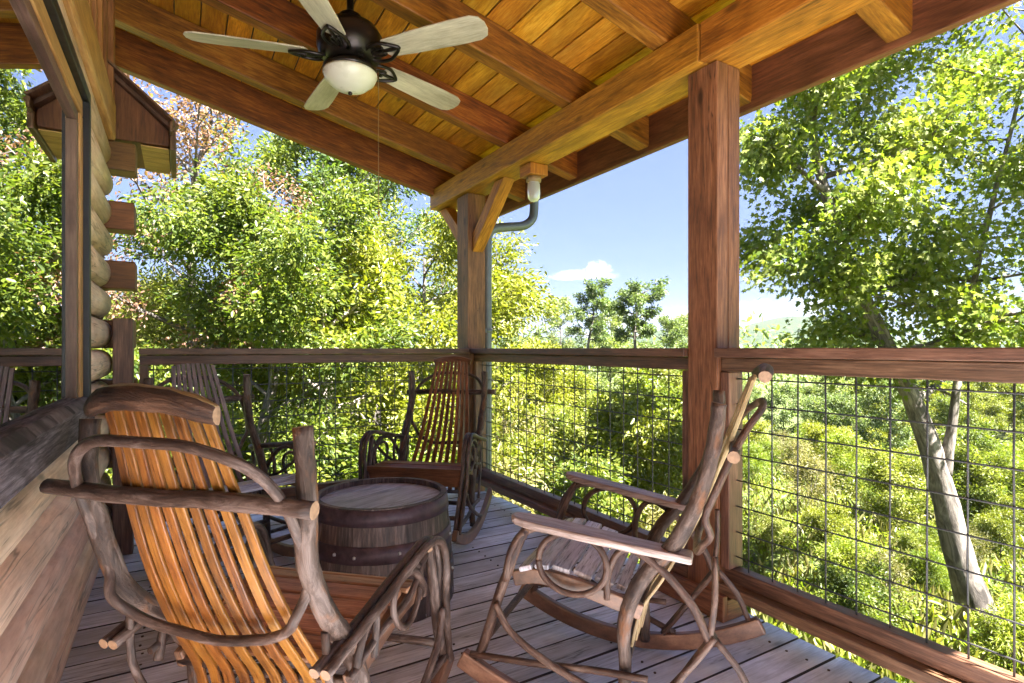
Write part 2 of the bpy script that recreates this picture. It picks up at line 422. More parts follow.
# ------------------------------------------------------------------ terrain
def ground_z(x, y):
    d = math.hypot(x, y)
    z = -2.25 - .022*x - .045*max(y, -5) if d < 60 else -2.25 - .022*x*60/d - .045*max(y, -5)*60/d
    z += .22*math.sin(x*.31+1.2)*math.cos(y*.27) + .1*math.sin(x*.9+y*.7)
    z -= min(max(d-60, 0), 160)*.05
    return z
def make_ground():
    rad = [0, 2, 4, 6, 8, 10, 12, 15, 18, 22, 27, 33, 40, 50, 65, 85, 120, 170, 240, 340, 500, 800, 1400]
    n = 72; mb = MB()
    for r in rad:
        for k in range(n):
            a = 6.28318*k/n; x, y = r*math.cos(a), r*math.sin(a); mb.v.append(Vector((x, y, ground_z(x, y))))
    for i in range(len(rad)-1):
        for k in range(n):
            k2 = (k+1) % n
            mb.face([i*n+k, (i+1)*n+k, (i+1)*n+k2, i*n+k2], [(0, 0)]*4, 0., True)
    m = bpy.data.materials.new('soil_and_weeds'); nt = NT(m)
    tc = nt.n('ShaderNodeTexCoord').outputs['Object']
    a = nt.noise(tc, .8, 5, .65); b = nt.noise(tc, 9, 5, .7)
    f = nt.math('ADD', nt.math('MULTIPLY', a, .5), nt.math('MULTIPLY', b, .5))
    c = nt.ramp(f, [(.32, (.03, .04, .012)), (.46, (.07, .10, .02)), (.6, (.13, .15, .03)), (.75, (.20, .16, .09))])
    finish(nt, c, .9, b, .8, .05)
    tag(mb.build('ground', m), kind='structure')
make_ground()

# hills on the horizon
def make_hills():
    mb = MB(); n = 90
    c, s = math.cos(YAW), math.sin(YAW)
    rows = []
    for j, (D, top) in enumerate(((560, 0), (620, .35), (700, .75), (780, 1.), (900, .6), (1050, .2))):
        for i in range(n+1):
            a = -1.0 + 1.9*i/n      # tangent of angle to the optical axis
            x = a*D*c + D*s; y = -a*D*s + D*c
            ridge = 14 + 38*math.exp(-((a-.50)/.12)**2) + 7*math.exp(-((a-.30)/.1)**2) + 5*math.sin(a*9) + 3*math.sin(a*23+1) + rng.uniform(-.8, .8)
            z = -12 + (ridge + 12)*top
            mb.v.append(Vector((x, y, z)))
    for j in range(5):
        for i in range(n):
            b = j*(n+1)+i
            mb.face([b, b+1, b+n+2, b+n+1], [(0, 0)]*4, 0., True)
    m = bpy.data.materials.new('wooded_hill'); nt = NT(m)
    tc = nt.n('ShaderNodeTexCoord').outputs['Object']
    a = nt.noise(tc, .05, 6, .7); b = nt.noise(tc, .25, 4, .7)
    cc = nt.ramp(nt.math('ADD', nt.math('MULTIPLY', a, .4), nt.math('MULTIPLY', b, .6)), [(.38, (.012, .026, .012)), (.55, (.04, .06, .02)), (.66, (.09, .11, .04))])
    finish(nt, cc, 1., b, 1., 4., spec=.1)
    tag(mb.build('hills', m), kind='structure')
make_hills()
def haze():
    mb = MB(); mb.box(-1420, 1420, -1420, 1420, -60, 75, 0)
    m = bpy.data.materials.new('haze_air'); nt = NT(m)
    v = nt.n('ShaderNodeVolumePrincipled', i={'Color': (.80, .88, 1., 1), 'Density': .00018, 'Anisotropy': .2})
    o = nt.n('ShaderNodeOutputMaterial'); nt.l(v.outputs[0], o.inputs['Volume'])
    tag(mb.build('haze', m), kind='stuff')
haze()

# ------------------------------------------------------------------ deck
def make_deck():
    mb = MB(); y = -7.5  # open stretch behind the camera is unseen, added to bounce sunlight under the roof
    while y < 3.99:
        e = 1.985 + rng.uniform(-.012, .014)
        mb.box(-.372, e, y, y+.134, -.034+rng.uniform(-.0015, .0015), rng.uniform(-.0015, .0015), 0); mb.mi[-4] = mb.mi[-3] = 1
        if y > .6:
            for xj in (-.12, .36, .86, 1.36, 1.86):
                for ys in (.03, .104):
                    mb.lathe([(.0048, -.002), (.0048, .0022), (.0042, .003), (0, .0024)], (xj+rng.uniform(-.006, .006), y+ys+rng.uniform(-.006, .006), 0), 8, .5, 1)
        y += .1435
    d = mb.build('deck_floor', ['deck', 'boardside'], bevel=.0025); tag(d, kind='structure')
    mb = MB()
    mb.box(-.36, 1.93, -7.5, 3.97, -.30, -.16, 1)
    tag(mb.build('deck_framing', 'interior'), kind='structure')  # solid slab in near-black, its colour standing in for shade under the gaps
make_deck()

# ------------------------------------------------------------------ log house
house = empty('log_house', (-.35, 1.5, 0), 0, 'log house wall of pale round logs with a big window, beside the rocking chairs', 'house')
def part(mb, name, mat, root, bevel=0., label=None):
    """link mb as a part of root, keeping world coordinates"""
    o = mb.build(name, mat, None, bevel)
    o.parent = root; o.matrix_parent_inverse = root.matrix_basis.inverted() if isinstance(root, bpy.types.Object) else Matrix()
    if label: o['label'] = label
    return o
XW = -.31
def log_course(mb, y0, y1, z0, h=.16, x_out=XW, depth=.056, rnd=None):
    """one round-faced log along Y: its face bulges to +X"""
    z0 += .006; h -= .012
    rnd = rng.random(); n = 10; segs = max(2, int((y1-y0)/.35)); b = len(mb.v)
    ph = rng.random()*6
    for i in range(segs+1):
        y = y0+(y1-y0)*i/segs
        for k in range(n+1):
            t = -1 + 2*k/n
            x = x_out - depth*(1-math.sqrt(max(0, 1-(t*.99)**2))) + .004*math.sin(y*2.1+ph+t)
            mb.v.append(Vector((x, y, z0 + h/2 + t*h/2)))
    for i in range(segs):
        ya = y0+(y1-y0)*i/segs; yb = y0+(y1-y0)*(i+1)/segs
        for k in range(n):
            a = b+i*(n+1)+k
            ua, ub = h*1.25*k/n, h*1.25*(k+1)/n
            mb.face([a, a+n+1, a+n+2, a+1], [(ua, ya), (ua, yb), (ub, yb), (ub, ya)], rnd, True)
    for i in (0, segs):
        idx = [b+i*(n+1)+k for k in range(n+1)]
        # back closing point
        q = len(mb.v); y = y0 if i == 0 else y1
        mb.v.append(Vector((x_out-.16, y, z0+h))); mb.v.append(Vector((x_out-.16, y, z0)))
        f = idx + [q, q+1]
        if i == 0: pass
        else: f = f[::-1]
        mb.face(f, [(mb.v[j].x, mb.v[j].z) for j in f], rnd)
WY0, WY1, WZ0, WZ1 = -2.4, 2.60, .895, 1.925
mb = MB()
z = -.045-.16
for k in range(-1, 14):
    zb = -.045+.16*k
    y1 = 3.62 if k % 2 else 3.66
    if zb < .72: log_course(mb, -7.4, y1, zb, .16, XW if k > 0 else XW-.02)
    elif zb < 2.05: log_course(mb, 2.757 if zb < 1.9 else -7.4, y1, zb)
    if .72 <= zb < 2.05: log_course(mb, -7.4, WY0-.1, zb)
part(mb, 'log_wall', 'log', house)  # carried on unseen behind the camera to bounce sunlight
# end wall whose square-cut logs run past the corner
for k in range(0, 14):
    zb = -.045+.16*k
    mb = MB()
    if k % 2:
        mb.box(-6., -.21+rng.uniform(-.006, .006), 3.665, 3.825, zb+.004, zb+.155, 0)
        part(mb, 'corner_log', 'logend', house, .008)
    else:
        mb.box(-6., -.36, 3.667, 3.822, zb-.003, zb+.158, 0)
        part(mb, 'end_wall_log', 'logend', house, .02)
# window: frame, gasket, sill, pane
def surround(mb, y0, y1, zb, zt, th, xf):
    mb.box(-.50, xf, y1, y1+th, zb, zt, 2); mb.box(-.50, xf, y0-th, y0, zb, zt, 2); mb.box(-.50, xf-.001, y0-th, y1+th, zt+.001, zt+th, 1)
mb = MB(); surround(mb, WY0, WY1, WZ0-.02, WZ1, .04, -.328); win = part(mb, 'window', 'jamb', house, .003)
mb = MB(); surround(mb, WY0-.042, WY1+.042, WZ0-.02, WZ1+.042, .066, -.322); mb.build('frame', 'frame', win, .004)
mb = MB(); surround(mb, WY0-.11, WY1+.11, WZ0-.02, WZ1+.11, .045, -.302); mb.build('gasket', 'gasket', win, .003)
mb = MB(); mb.box(-.351, -.345, WY0+.002, WY1-.002, WZ0+.004, WZ1-.002, 1)
mb.build('pane', 'glass', win)
mb = MB()
mb.prism([(-.43, 0, .765), (-.296, 0, .765), (-.290, 0, .868), (-.312, 0, .892), (-.43, 0, .902)], (0, 1, 0))
for v in mb.v: v.y = -2.6 if v.y < .5 else 2.79
# lengthwise grain for the sill
for fi, f in enumerate(mb.f): mb.uv[fi] = [((mb.v[i].x+mb.v[i].z), mb.v[i].y) for i in f]
mb.build('sill', 'sill', win, .006)
# header beam + board siding above
mb = MB(); mb.box(-.46, -.286, -7.4, 3.55, 2.155, 2.345, 1); part(mb, 'header_beam', 'frame', house, .012)
mb = MB(); y = -7.4
while y < 3.6:
    mb.box(-.40, -.330, y, min(y+.19, 3.62), 2.347, 3.06, 2); mb.box(-.330, -.311, y-.022, y+.022, 2.35, 3.05, 2); y += .193
mb.box(-.41, -.303, 3.622, 3.72, 2.2, 3.05, 2)
part(mb, 'board_siding', 'siding', house, .003)
# little roof return at the far corner
mb = MB()
mb.prism([(-.36, 3.74, 2.60), (-.36, 3.74, 2.222), (-.052, 3.74, 2.232), (-.052, 3.74, 2.312)], (0, .55, 0))
eb = part(mb, 'eave_return', 'logend', house, .004)
mb = MB(); mb.beam((-.37, 3.72, 2.625), (-.02, 3.72, 2.325), .06, .05, (0, 0, 1)); mb.box(-.05, -.02, 3.70, 4.32, 2.20, 2.335, 1); mb.prism([(-.38, 3.60, 2.645), (-.38, 3.60, 2.63), (-.034, 3.60, 2.33), (-.026, 3.60, 2.342)], (0, .73, 0)); mb.box(-.05, -.032, 3.61, 3.69, 2.275, 2.332, 1)
part(mb, 'eave_fascia', 'rail', house, .004)
mb = MB()
for i in range(5): mb.box(-.19+.001, -.055, 3.76+.105*i, 3.86+.105*i, 2.214, 2.221, 0)
part(mb, 'soffit', 'frame', house)
# dim room behind the glass, the rest of the house
mb = MB(); mb.box(-3.2, -3.1, -7.4, 3.6, -.1, 2.6, 1); mb.box(-3.1, -.5, -7.4, 3.6, -.12, -.02, 1); mb.box(-3.1, -.47, -7.4, 3.6, 2.5, 2.56, 1); mb.box(-3.1, -.5, -7.5, -7.4, -.1, 2.56, 0)
part(mb, 'room', 'interior', house)

def roof_z(x): return 2.40 + .24*(1.80-x)          # underside of the rafters
mb = MB()
zz = lambda x, o: roof_z(x)+o
mb.prism([(-.37, -7.4, zz(-.37, .215)), (-.37, -7.4, zz(-.37, .26)), (-6.5, -7.4, zz(-6.5, .26)), (-6.5, -7.4, zz(-6.5, .215))], (0, 11.95, 0))
part(mb, 'roof', 'shingle', house)  # unseen slope over the house, put in to block the sun
mb = MB(); mb.box(-6.4, -6.3, -7.4, 3.8, -2.6, 4.4, 1); mb.box(-6.3, -.36, -7.5, -7.4, -2.6, 3.0, 0); mb.box(-6.3, -.45, 3.66, 3.8, 2.2, 3.1, 0)
mb.box(-6.3, -.36, -7.4, 3.8, -2.6, -.27, 1)
part(mb, 'back_wall', 'logend', house)

# ------------------------------------------------------------------ porch roof
porch = empty('porch_roof', (1.9, 1.5, 2.235), 0, 'sloping timber porch roof with exposed rafters and honey plank ceiling above the deck', 'roof')
RY = [-.31, .39, 1.09, 1.78, 2.47, 3.16, 3.84]  # roof stops just behind the camera, shaped so sun reaches the unseen deck
SL = Vector((1, 0, -.24)).normalized(); UP = Vector((.24, 0, 1)).normalized()
for y in RY:
    mb = MB(); rh = .178
    xl = -1.6 if y > 3.75 else -.33
    p0 = Vector((xl, y, roof_z(xl))) + UP*rh/2; p1 = Vector((2.372, y, roof_z(2.372))) + UP*rh/2
    mb.beam(p0, p1, .088, rh, UP); part(mb, 'rafter', 'rafter', porch, .006)
mb = MB(); rh = .235
p0 = Vector((-1.6, 4.34, roof_z(-1.6)-.055)) + UP*rh/2; p1 = Vector((2.40, 4.34, roof_z(2.40)-.055)) + UP*rh/2
mb.beam(p0, p1, .075, rh, UP); part(mb, 'barge_rafter', 'rafter', porch, .006)
mb = MB(); x = 2.44; k = 0
tn = .179
while x > -.36:
    w = .136
    xm = x - w/2*SL.x
    for (ya, yb) in ((-.75, .9+rng.uniform(-1.2, 1.)), (None, 4.40)):
        if ya is None: ya = last+.002
        c = Vector((xm, (ya+yb)/2, roof_z(xm))) + UP*(tn+.010)
        mb.obox(c, (SL, V(0, 1, 0), UP), (w/2-.0035, (yb-ya)/2, .009), 1); last = yb
    x -= w*SL.x
for k in range(9):
    xm = -.43 - .134*k; c = Vector((xm, 4.07, roof_z(xm))) + UP*(tn+.010); mb.obox(c, (SL, V(0, 1, 0), UP), (.0645, .33, .009), 1)
part(mb, 'ceiling_boards', 'ceiling', porch, .003)
mb = MB()
mb.prism([(2.47, -.80, roof_z(2.47)+.205), (2.47, -.80, roof_z(2.47)+.225), (-.45, -.80, roof_z(-.45)+.225), (-.45, -.80, roof_z(-.45)+.205)], (0, 5.25, 0))
part(mb, 'roofing', 'shingle', porch)  # unseen sheet over the ceiling boards, added to block light
mb = MB(); mb.box(1.80, 2.0, 1.563, 4.385, 2.237, 2.395, 1); mb.box(1.806, 2.0, -.75, 1.56, 2.237, 2.395, 1)
part(mb, 'eave_beam', 'beam', porch, .007)
mb = MB(); mb.box(2.375, 2.415, -.75, 4.40, 2.235, roof_z(2.4)+.19, 1); part(mb, 'fascia', 'fascia', porch, .005)
mb = MB(); mb.box(2.417, 2.52, -.75, 4.42, 2.33, 2.42, 1); part(mb, 'gutter', 'pipe', porch, .02)
# ------------------------------------------------------------------ posts
pA = empty('porch_post', (1.92, 1.585, 0), 0, 'thick reddish brown timber post between the two wire panels, behind the side-on rocking chair', 'post')
mb = MB(); mb.box(1.852, 1.918, 1.512, 1.663, .002, 2.235, 2); mb.box(1.921, 1.992, 1.512, 1.663, .002, 2.235, 2); part(mb, 'shaft', 'post', pA, .004)
mb = MB(); mb.box(1.822, 1.850, 1.46, 1.90, .003, .105, 1); mb.box(1.852, 1.97, 1.462, 1.509, .003, .085, 0); part(mb, 'base_trim', 'post', pA, .004)
pB = empty('porch_post', (1.92, 3.79, 0), 0, 'square corner post with a knee brace, behind the far rocking chair at the deck corner', 'post')
mb = MB(); mb.box(1.838, 1.984, 3.742, 3.93, .002, 2.235, 2); part(mb, 'shaft', 'post', pB, .004)
for (ya, yb, z0) in ((3.739, 3.29, 1.80), (3.933, 4.34, 1.85)):
    mb = MB(); d = (Vector((1.92, yb, 2.235))-Vector((1.92, ya, z0)))
    s_ = 1 if yb > ya else -1
    mb.prism([(1.875, ya, z0), (1.875, ya, z0+.135), (1.875, yb-.11*s_, 2.233), (1.875, yb+.02*s_, 2.233)], (.09, 0, 0))
    for fi, f in enumerate(mb.f): mb.uv[fi] = [(mb.v[i].x + .7*(mb.v[i].z - abs(mb.v[i].y-ya)), .7*(mb.v[i].z+abs(mb.v[i].y-ya))) for i in f]
    part(mb, 'knee_brace', 'beam', pB, .004)
pC = empty('rail_post', (-.255, 3.57, 0), 0, 'short square rail post against the log corner of the house', 'post')
mb = MB(); mb.box(-.30, -.212, 3.535, 3.62, .002, 1.235, 2); part(mb, 'shaft', 'rail', pC, .004)

# ------------------------------------------------------------------ railings
def railing(label, axis, a0, a1, off, flip=1, stile0=True, stile1=True):
    """axis 'y': runs along Y at X=off (inner face), 'x': along X at Y=off"""
    mid = (a0+a1)/2
    root = empty('porch_railing', (off+.06, mid, 0) if axis == 'y' else (mid, off+.06, 0), 0, label, 'railing')
    def B(mb, u0, u1, w0, w1, z0, z1, g=None):   # u along, w outwards from off
        if axis == 'y': mb.box(off+w0, off+w1, u0, u1, z0, z1, 1 if g is None else g)
        else: mb.box(u0, u1, off+w0, off+w1, z0, z1, 0 if g is None else g)
    mb = MB(); B(mb, a0, a1, -.022, .125, 1.042, 1.079); part(mb, 'cap_rail', 'rail', root, .004)
    mb = MB(); B(mb, a0, a1, .02, .095, .985, 1.040); part(mb, 'top_rail', 'rail', root, .004)
    mb = MB(); B(mb, a0, a1, 0, .13, .098, .14); B(mb, a0, a1, .04, .095, .142, .198); part(mb, 'bottom_rail', 'rail', root, .004)
    for fl, (u0, u1) in ((stile0, (a0, a0+.042)), (stile1, (a1-.042, a1))):
        if fl:
            mb = MB(); B(mb, u0, u1, .015, .10, .20, .983, 2); part(mb, 'stile', 'rail', root, .004)
    mb = MB(); st = .1016
    w = .067; r = .0029
    u = a0+.045+.02
    while u < a1-.045:
        p = [(off+w, u, .19), (off+w, u, .99)] if axis == 'y' else [(u, off+w, .19), (u, off+w, .99)]
        q = [Vector(p[0]).lerp(Vector(p[1]), t) + Vector((rng.uniform(-.0012, .0012), rng.uniform(-.0012, .0012), 0)) for t in (0, .35, .7, 1)]
        mb.tube(q, r, 6, 1); u += st
    zz_ = .245
    while zz_ < .985:
        p = [(off+w-.006, a0+.03, zz_), (off+w-.006, a1-.03, zz_)] if axis == 'y' else [(a0+.03, off+w-.006, zz_), (a1-.03, off+w-.006, zz_)]
        q = [Vector(p[0]).lerp(Vector(p[1]), t) + Vector((0, 0, rng.uniform(-.0015, .0015))) for t in (0, .25, .5, .75, 1)]
        mb.tube(q, r, 6, 1); zz_ += st
    part(mb, 'wire_mesh', 'wire', root)
    return root
railing('side railing wire panel between the thick post and the corner post', 'y', 1.666, 3.712, 1.852)
railing('nearest side railing wire panel on the right, in front of the leaning tree', 'y', -1.9, 1.509, 1.852, 1, False, True)
railing('back railing wire panel across the deck end, behind the far rocking chairs', 'x', -.195, 1.85, 3.72)

# ------------------------------------------------------------------ ceiling fan
fan = empty('ceiling_fan', (.68, 2.62, 2.40), 0, 'dark bronze ceiling fan with five pale blades and a frosted light bowl', 'ceiling fan')
fx, fy = .68, 2.62
mb = MB(); mb.lathe([(0, 2.40), (.10, 2.40), (.135, 2.425), (.15, 2.47), (.148, 2.52), (.125, 2.56), (.07, 2.58), (0, 2.582)], (fx, fy, 0), 40); mb.lathe([(0, 2.355), (.118, 2.355), (.122, 2.375), (.085, 2.395), (.085, 2.402), (0, 2.402)], (fx, fy, 0), 40)
part(mb, 'motor', 'fan_metal', fan)
mb = MB(); mb.lathe([(0, 2.575), (.055, 2.58), (.05, 2.62), (.022, 2.64), (.016, 2.65), (.016, 2.775), (.07, 2.79), (.075, 2.85), (0, 2.86)], (fx, fy, 0), 24); part(mb, 'downrod', 'fan_metal', fan)
mb = MB(); mb.lathe([(0, 2.268), (.03, 2.27), (.075, 2.288), (.11, 2.318), (.123, 2.345), (.122, 2.354), (0, 2.354)], (fx, fy, 0), 40); part(mb, 'light_bowl', 'bowl', fan)
mb = MB(); mb.lathe([(0, 2.252), (.008, 2.255), (.011, 2.262), (.006, 2.270), (0, 2.27)], (fx, fy, 0), 12); part(mb, 'finial', 'fan_metal', fan)
mb = MB(); mb.tube([(fx+.115, fy-.06, 2.37), (fx+.115, fy-.06, 2.0), (fx+.116, fy-.06, 1.72)], .0017, 5, 3); mb.lathe([(0, 1.69), (.005, 1.695), (.006, 1.71), (0, 1.725)], (fx+.116, fy-.06, 0), 8); part(mb, 'pull_chain', 'chain', fan)
for k in range(5):
    a = R(20+72*k); d = Vector((math.cos(a), math.sin(a), 0)); sd = Vector((-d.y, d.x, 0))
    tl = R(-12); sdt = (sd*math.cos(tl) + Vector((0, 0, 1))*math.sin(tl)); nn = d.cross(sdt)
    c = Vector((fx, fy, 2.43))
    # blade outline, rounded tip
    out = [(.20, -.052), (.32, -.062), (.55, -.070), (.64, -.068), (.675, -.052), (.69, -.02), (.69, .02), (.675, .052), (.64, .068), (.55, .070), (.32, .062), (.20, .052), (.185, .03), (.185, -.03)]
    mb = MB(); mb.prism([c + d*x + sdt*y for x, y in out], nn*.007)
    for fi, f in enumerate(mb.f): mb.uv[fi] = [((mb.v[i]-c).dot(sdt), (mb.v[i]-c).dot(d)) for i in f]
    b = part(mb, 'blade', 'fan_blade', fan, .002)
    mb = MB()
    for s_ in (-1, 1):
        mb.tube([c+d*.09+sdt*.01*s_-nn*.006, c+d*.13+sdt*.045*s_-nn*.014, c+d*.19+sdt*.052*s_-nn*.012, c+d*.245+sdt*.02*s_-nn*.010, c+d*.265-nn*.008], .008, 8, 4)
        mb.tube([c+d*.11-nn*.01, c+d*.15+sdt*.02*s_-nn*.012, c+d*.19+sdt*.018*s_-nn*.01, c+d*.17+sdt*.0*s_-nn*.012], .0055, 8, 4)
    mb.tube([c+d*.08-nn*.004, c+d*.2-nn*.010, c+d*.265-nn*.008], .008, 8, 3)
    part(mb, 'blade_arm', 'fan_metal', fan)

# ------------------------------------------------------------------ jar lamp + downspout
lamp = empty('jar_lamp', (1.93, 2.985, 2.23), 0, 'small glass jar porch lamp hanging from a wooden block under the eave beam', 'lamp')
mb = MB(); mb.box(1.865, 1.995, 2.92, 3.05, 2.165, 2.235, 1); part(mb, 'mounting_block', 'beam', lamp, .004)
mb = MB(); mb.lathe([(0, 2.164), (.047, 2.164), (.047, 2.135), (.038, 2.13), (0, 2.13)], (1.93, 2.985, 0), 24); part(mb, 'socket', 'lampbase', lamp)
mb = MB(); mb.lathe([(.036, 2.13), (.04, 2.115), (.042, 2.06), (.038, 2.03), (.022, 2.012), (0, 2.008)], (1.93, 2.985, 0), 24); part(mb, 'glass_jar', 'jar', lamp)
mb = MB(); mb.lathe([(0, 2.13), (.012, 2.128), (.014, 2.09), (.02, 2.07), (.014, 2.045), (0, 2.04)], (1.93, 2.985, 0), 16); part(mb, 'bulb', 'bowl', lamp)
ds = empty('downspout', (2.03, 3.80, 0), 0, 'grey metal downspout pipe running down beside the corner post from the gutter', 'downspout')
mb = MB(); mb.tube([(2.46, 3.80, 2.34), (2.46, 3.80, 2.20), (2.44, 3.80, 2.12), (2.36, 3.80, 2.06), (2.2, 3.80, 2.03), (2.08, 3.80, 2.0), (2.035, 3.80, 1.93), (2.03, 3.80, 1.8), (2.03, 3.80, .8), (2.03, 3.80, -2.2)], .036, 14, 5); part(mb, 'pipe', 'pipe', ds)
mb = MB(); mb.lathe([(.037, 1.20), (.041, 1.20), (.041, 1.23), (.037, 1.23)], (2.03, 3.80, 0), 16); mb.box(1.99, 2.0, 3.75, 3.85, 1.2, 1.23, 1); part(mb, 'strap', 'pipe', ds)

# ------------------------------------------------------------------ barrel
bc = (.757, 2.395)
bar = empty('half_barrel', (*bc, 0), .4, 'weathered half whiskey barrel used as a table in the middle of the chairs', 'barrel')
def br(z): return .314 - .034*(z/.45)**1.6
mb = MB(); ns = 26
for k in range(ns):
    a0 = 6.28318*k/ns+.003; a1 = 6.28318*(k+1)/ns-.003; dr = rng.uniform(-.0015, .0015)
    prof = [(br(z)+dr, z) for z in (0.002, .1, .2, .3, .4, .452)] + [(br(.452)-.022, .452), (br(.4)-.022, .40), (br(.0)-.03, .002)]
    mb.lathe(prof, (0, 0, 0), 3, None, 0, False, a0, a1)
mb.build('staves', 'stave', bar)
mb = MB()
y = -.27
while y < .26:
    w = .088; ym = max(abs(y), abs(y+w)); half = math.sqrt(max(.02**2, .262**2 - max(abs(y), abs(min(y+w, .262)))**2))
    # board clipped to the circle as a polygon
    pts = []
    n_ = 8; ya, yb = max(y, -.2615)+.0008, min(y+w, .2615)-.0008
    if yb > ya:
        for i in range(n_+1):
            q = ya+(yb-ya)*i/n_; pts.append((math.sqrt(max(0, .262**2-q*q)), q, .415))
        for i in range(n_, -1, -1):
            q = ya+(yb-ya)*i/n_; pts.append((-math.sqrt(max(0, .262**2-q*q)), q, .415))
        P2 = []
        for p in pts:
            if not P2 or (Vector(p)-Vector(P2[-1])).length > 1e-4: P2.append(p)
        b0 = len(mb.f); mb.prism(P2, (0, 0, .012+rng.uniform(-.001, .001)))
        for fi in range(b0, len(mb.f)): mb.uv[fi] = [(mb.v[i].y + mb.v[i].z, mb.v[i].x) for i in mb.f[fi]]
    y += w
mb.build('head', 'head', bar)
for (z0, z1) in ((.385, .448), (.245, .312), (.105, .165)):
    mb = MB(); mb.lathe([(br(z0)+.0005, z0), (br(z0)+.0045, z0), (br((z0+z1)/2)+.0048, (z0+z1)/2), (br(z1)+.0045, z1), (br(z1)+.0005, z1)], (0, 0, 0), 64)
    hp = mb.build('hoop', 'hoop', bar)
    if z0 < .3:
        zc = (z0+z1)/2
        for a in (-2.9, -2.62, -2.05, -1.72, -1.38, -1.05, -.5, .4, 1.2, 2.1):
            cx = (br(zc)+.006)*math.cos(a); cy = (br(zc)+.006)*math.sin(a)
            mb = MB(); mb.lathe([(0, -.006), (.0065, -.005), (.0065, .003), (.003, .006), (0, .006)], (cx, cy, zc+rng.uniform(-.008, .008)), 8)
            mb.build('rivet', 'rivet', hp)

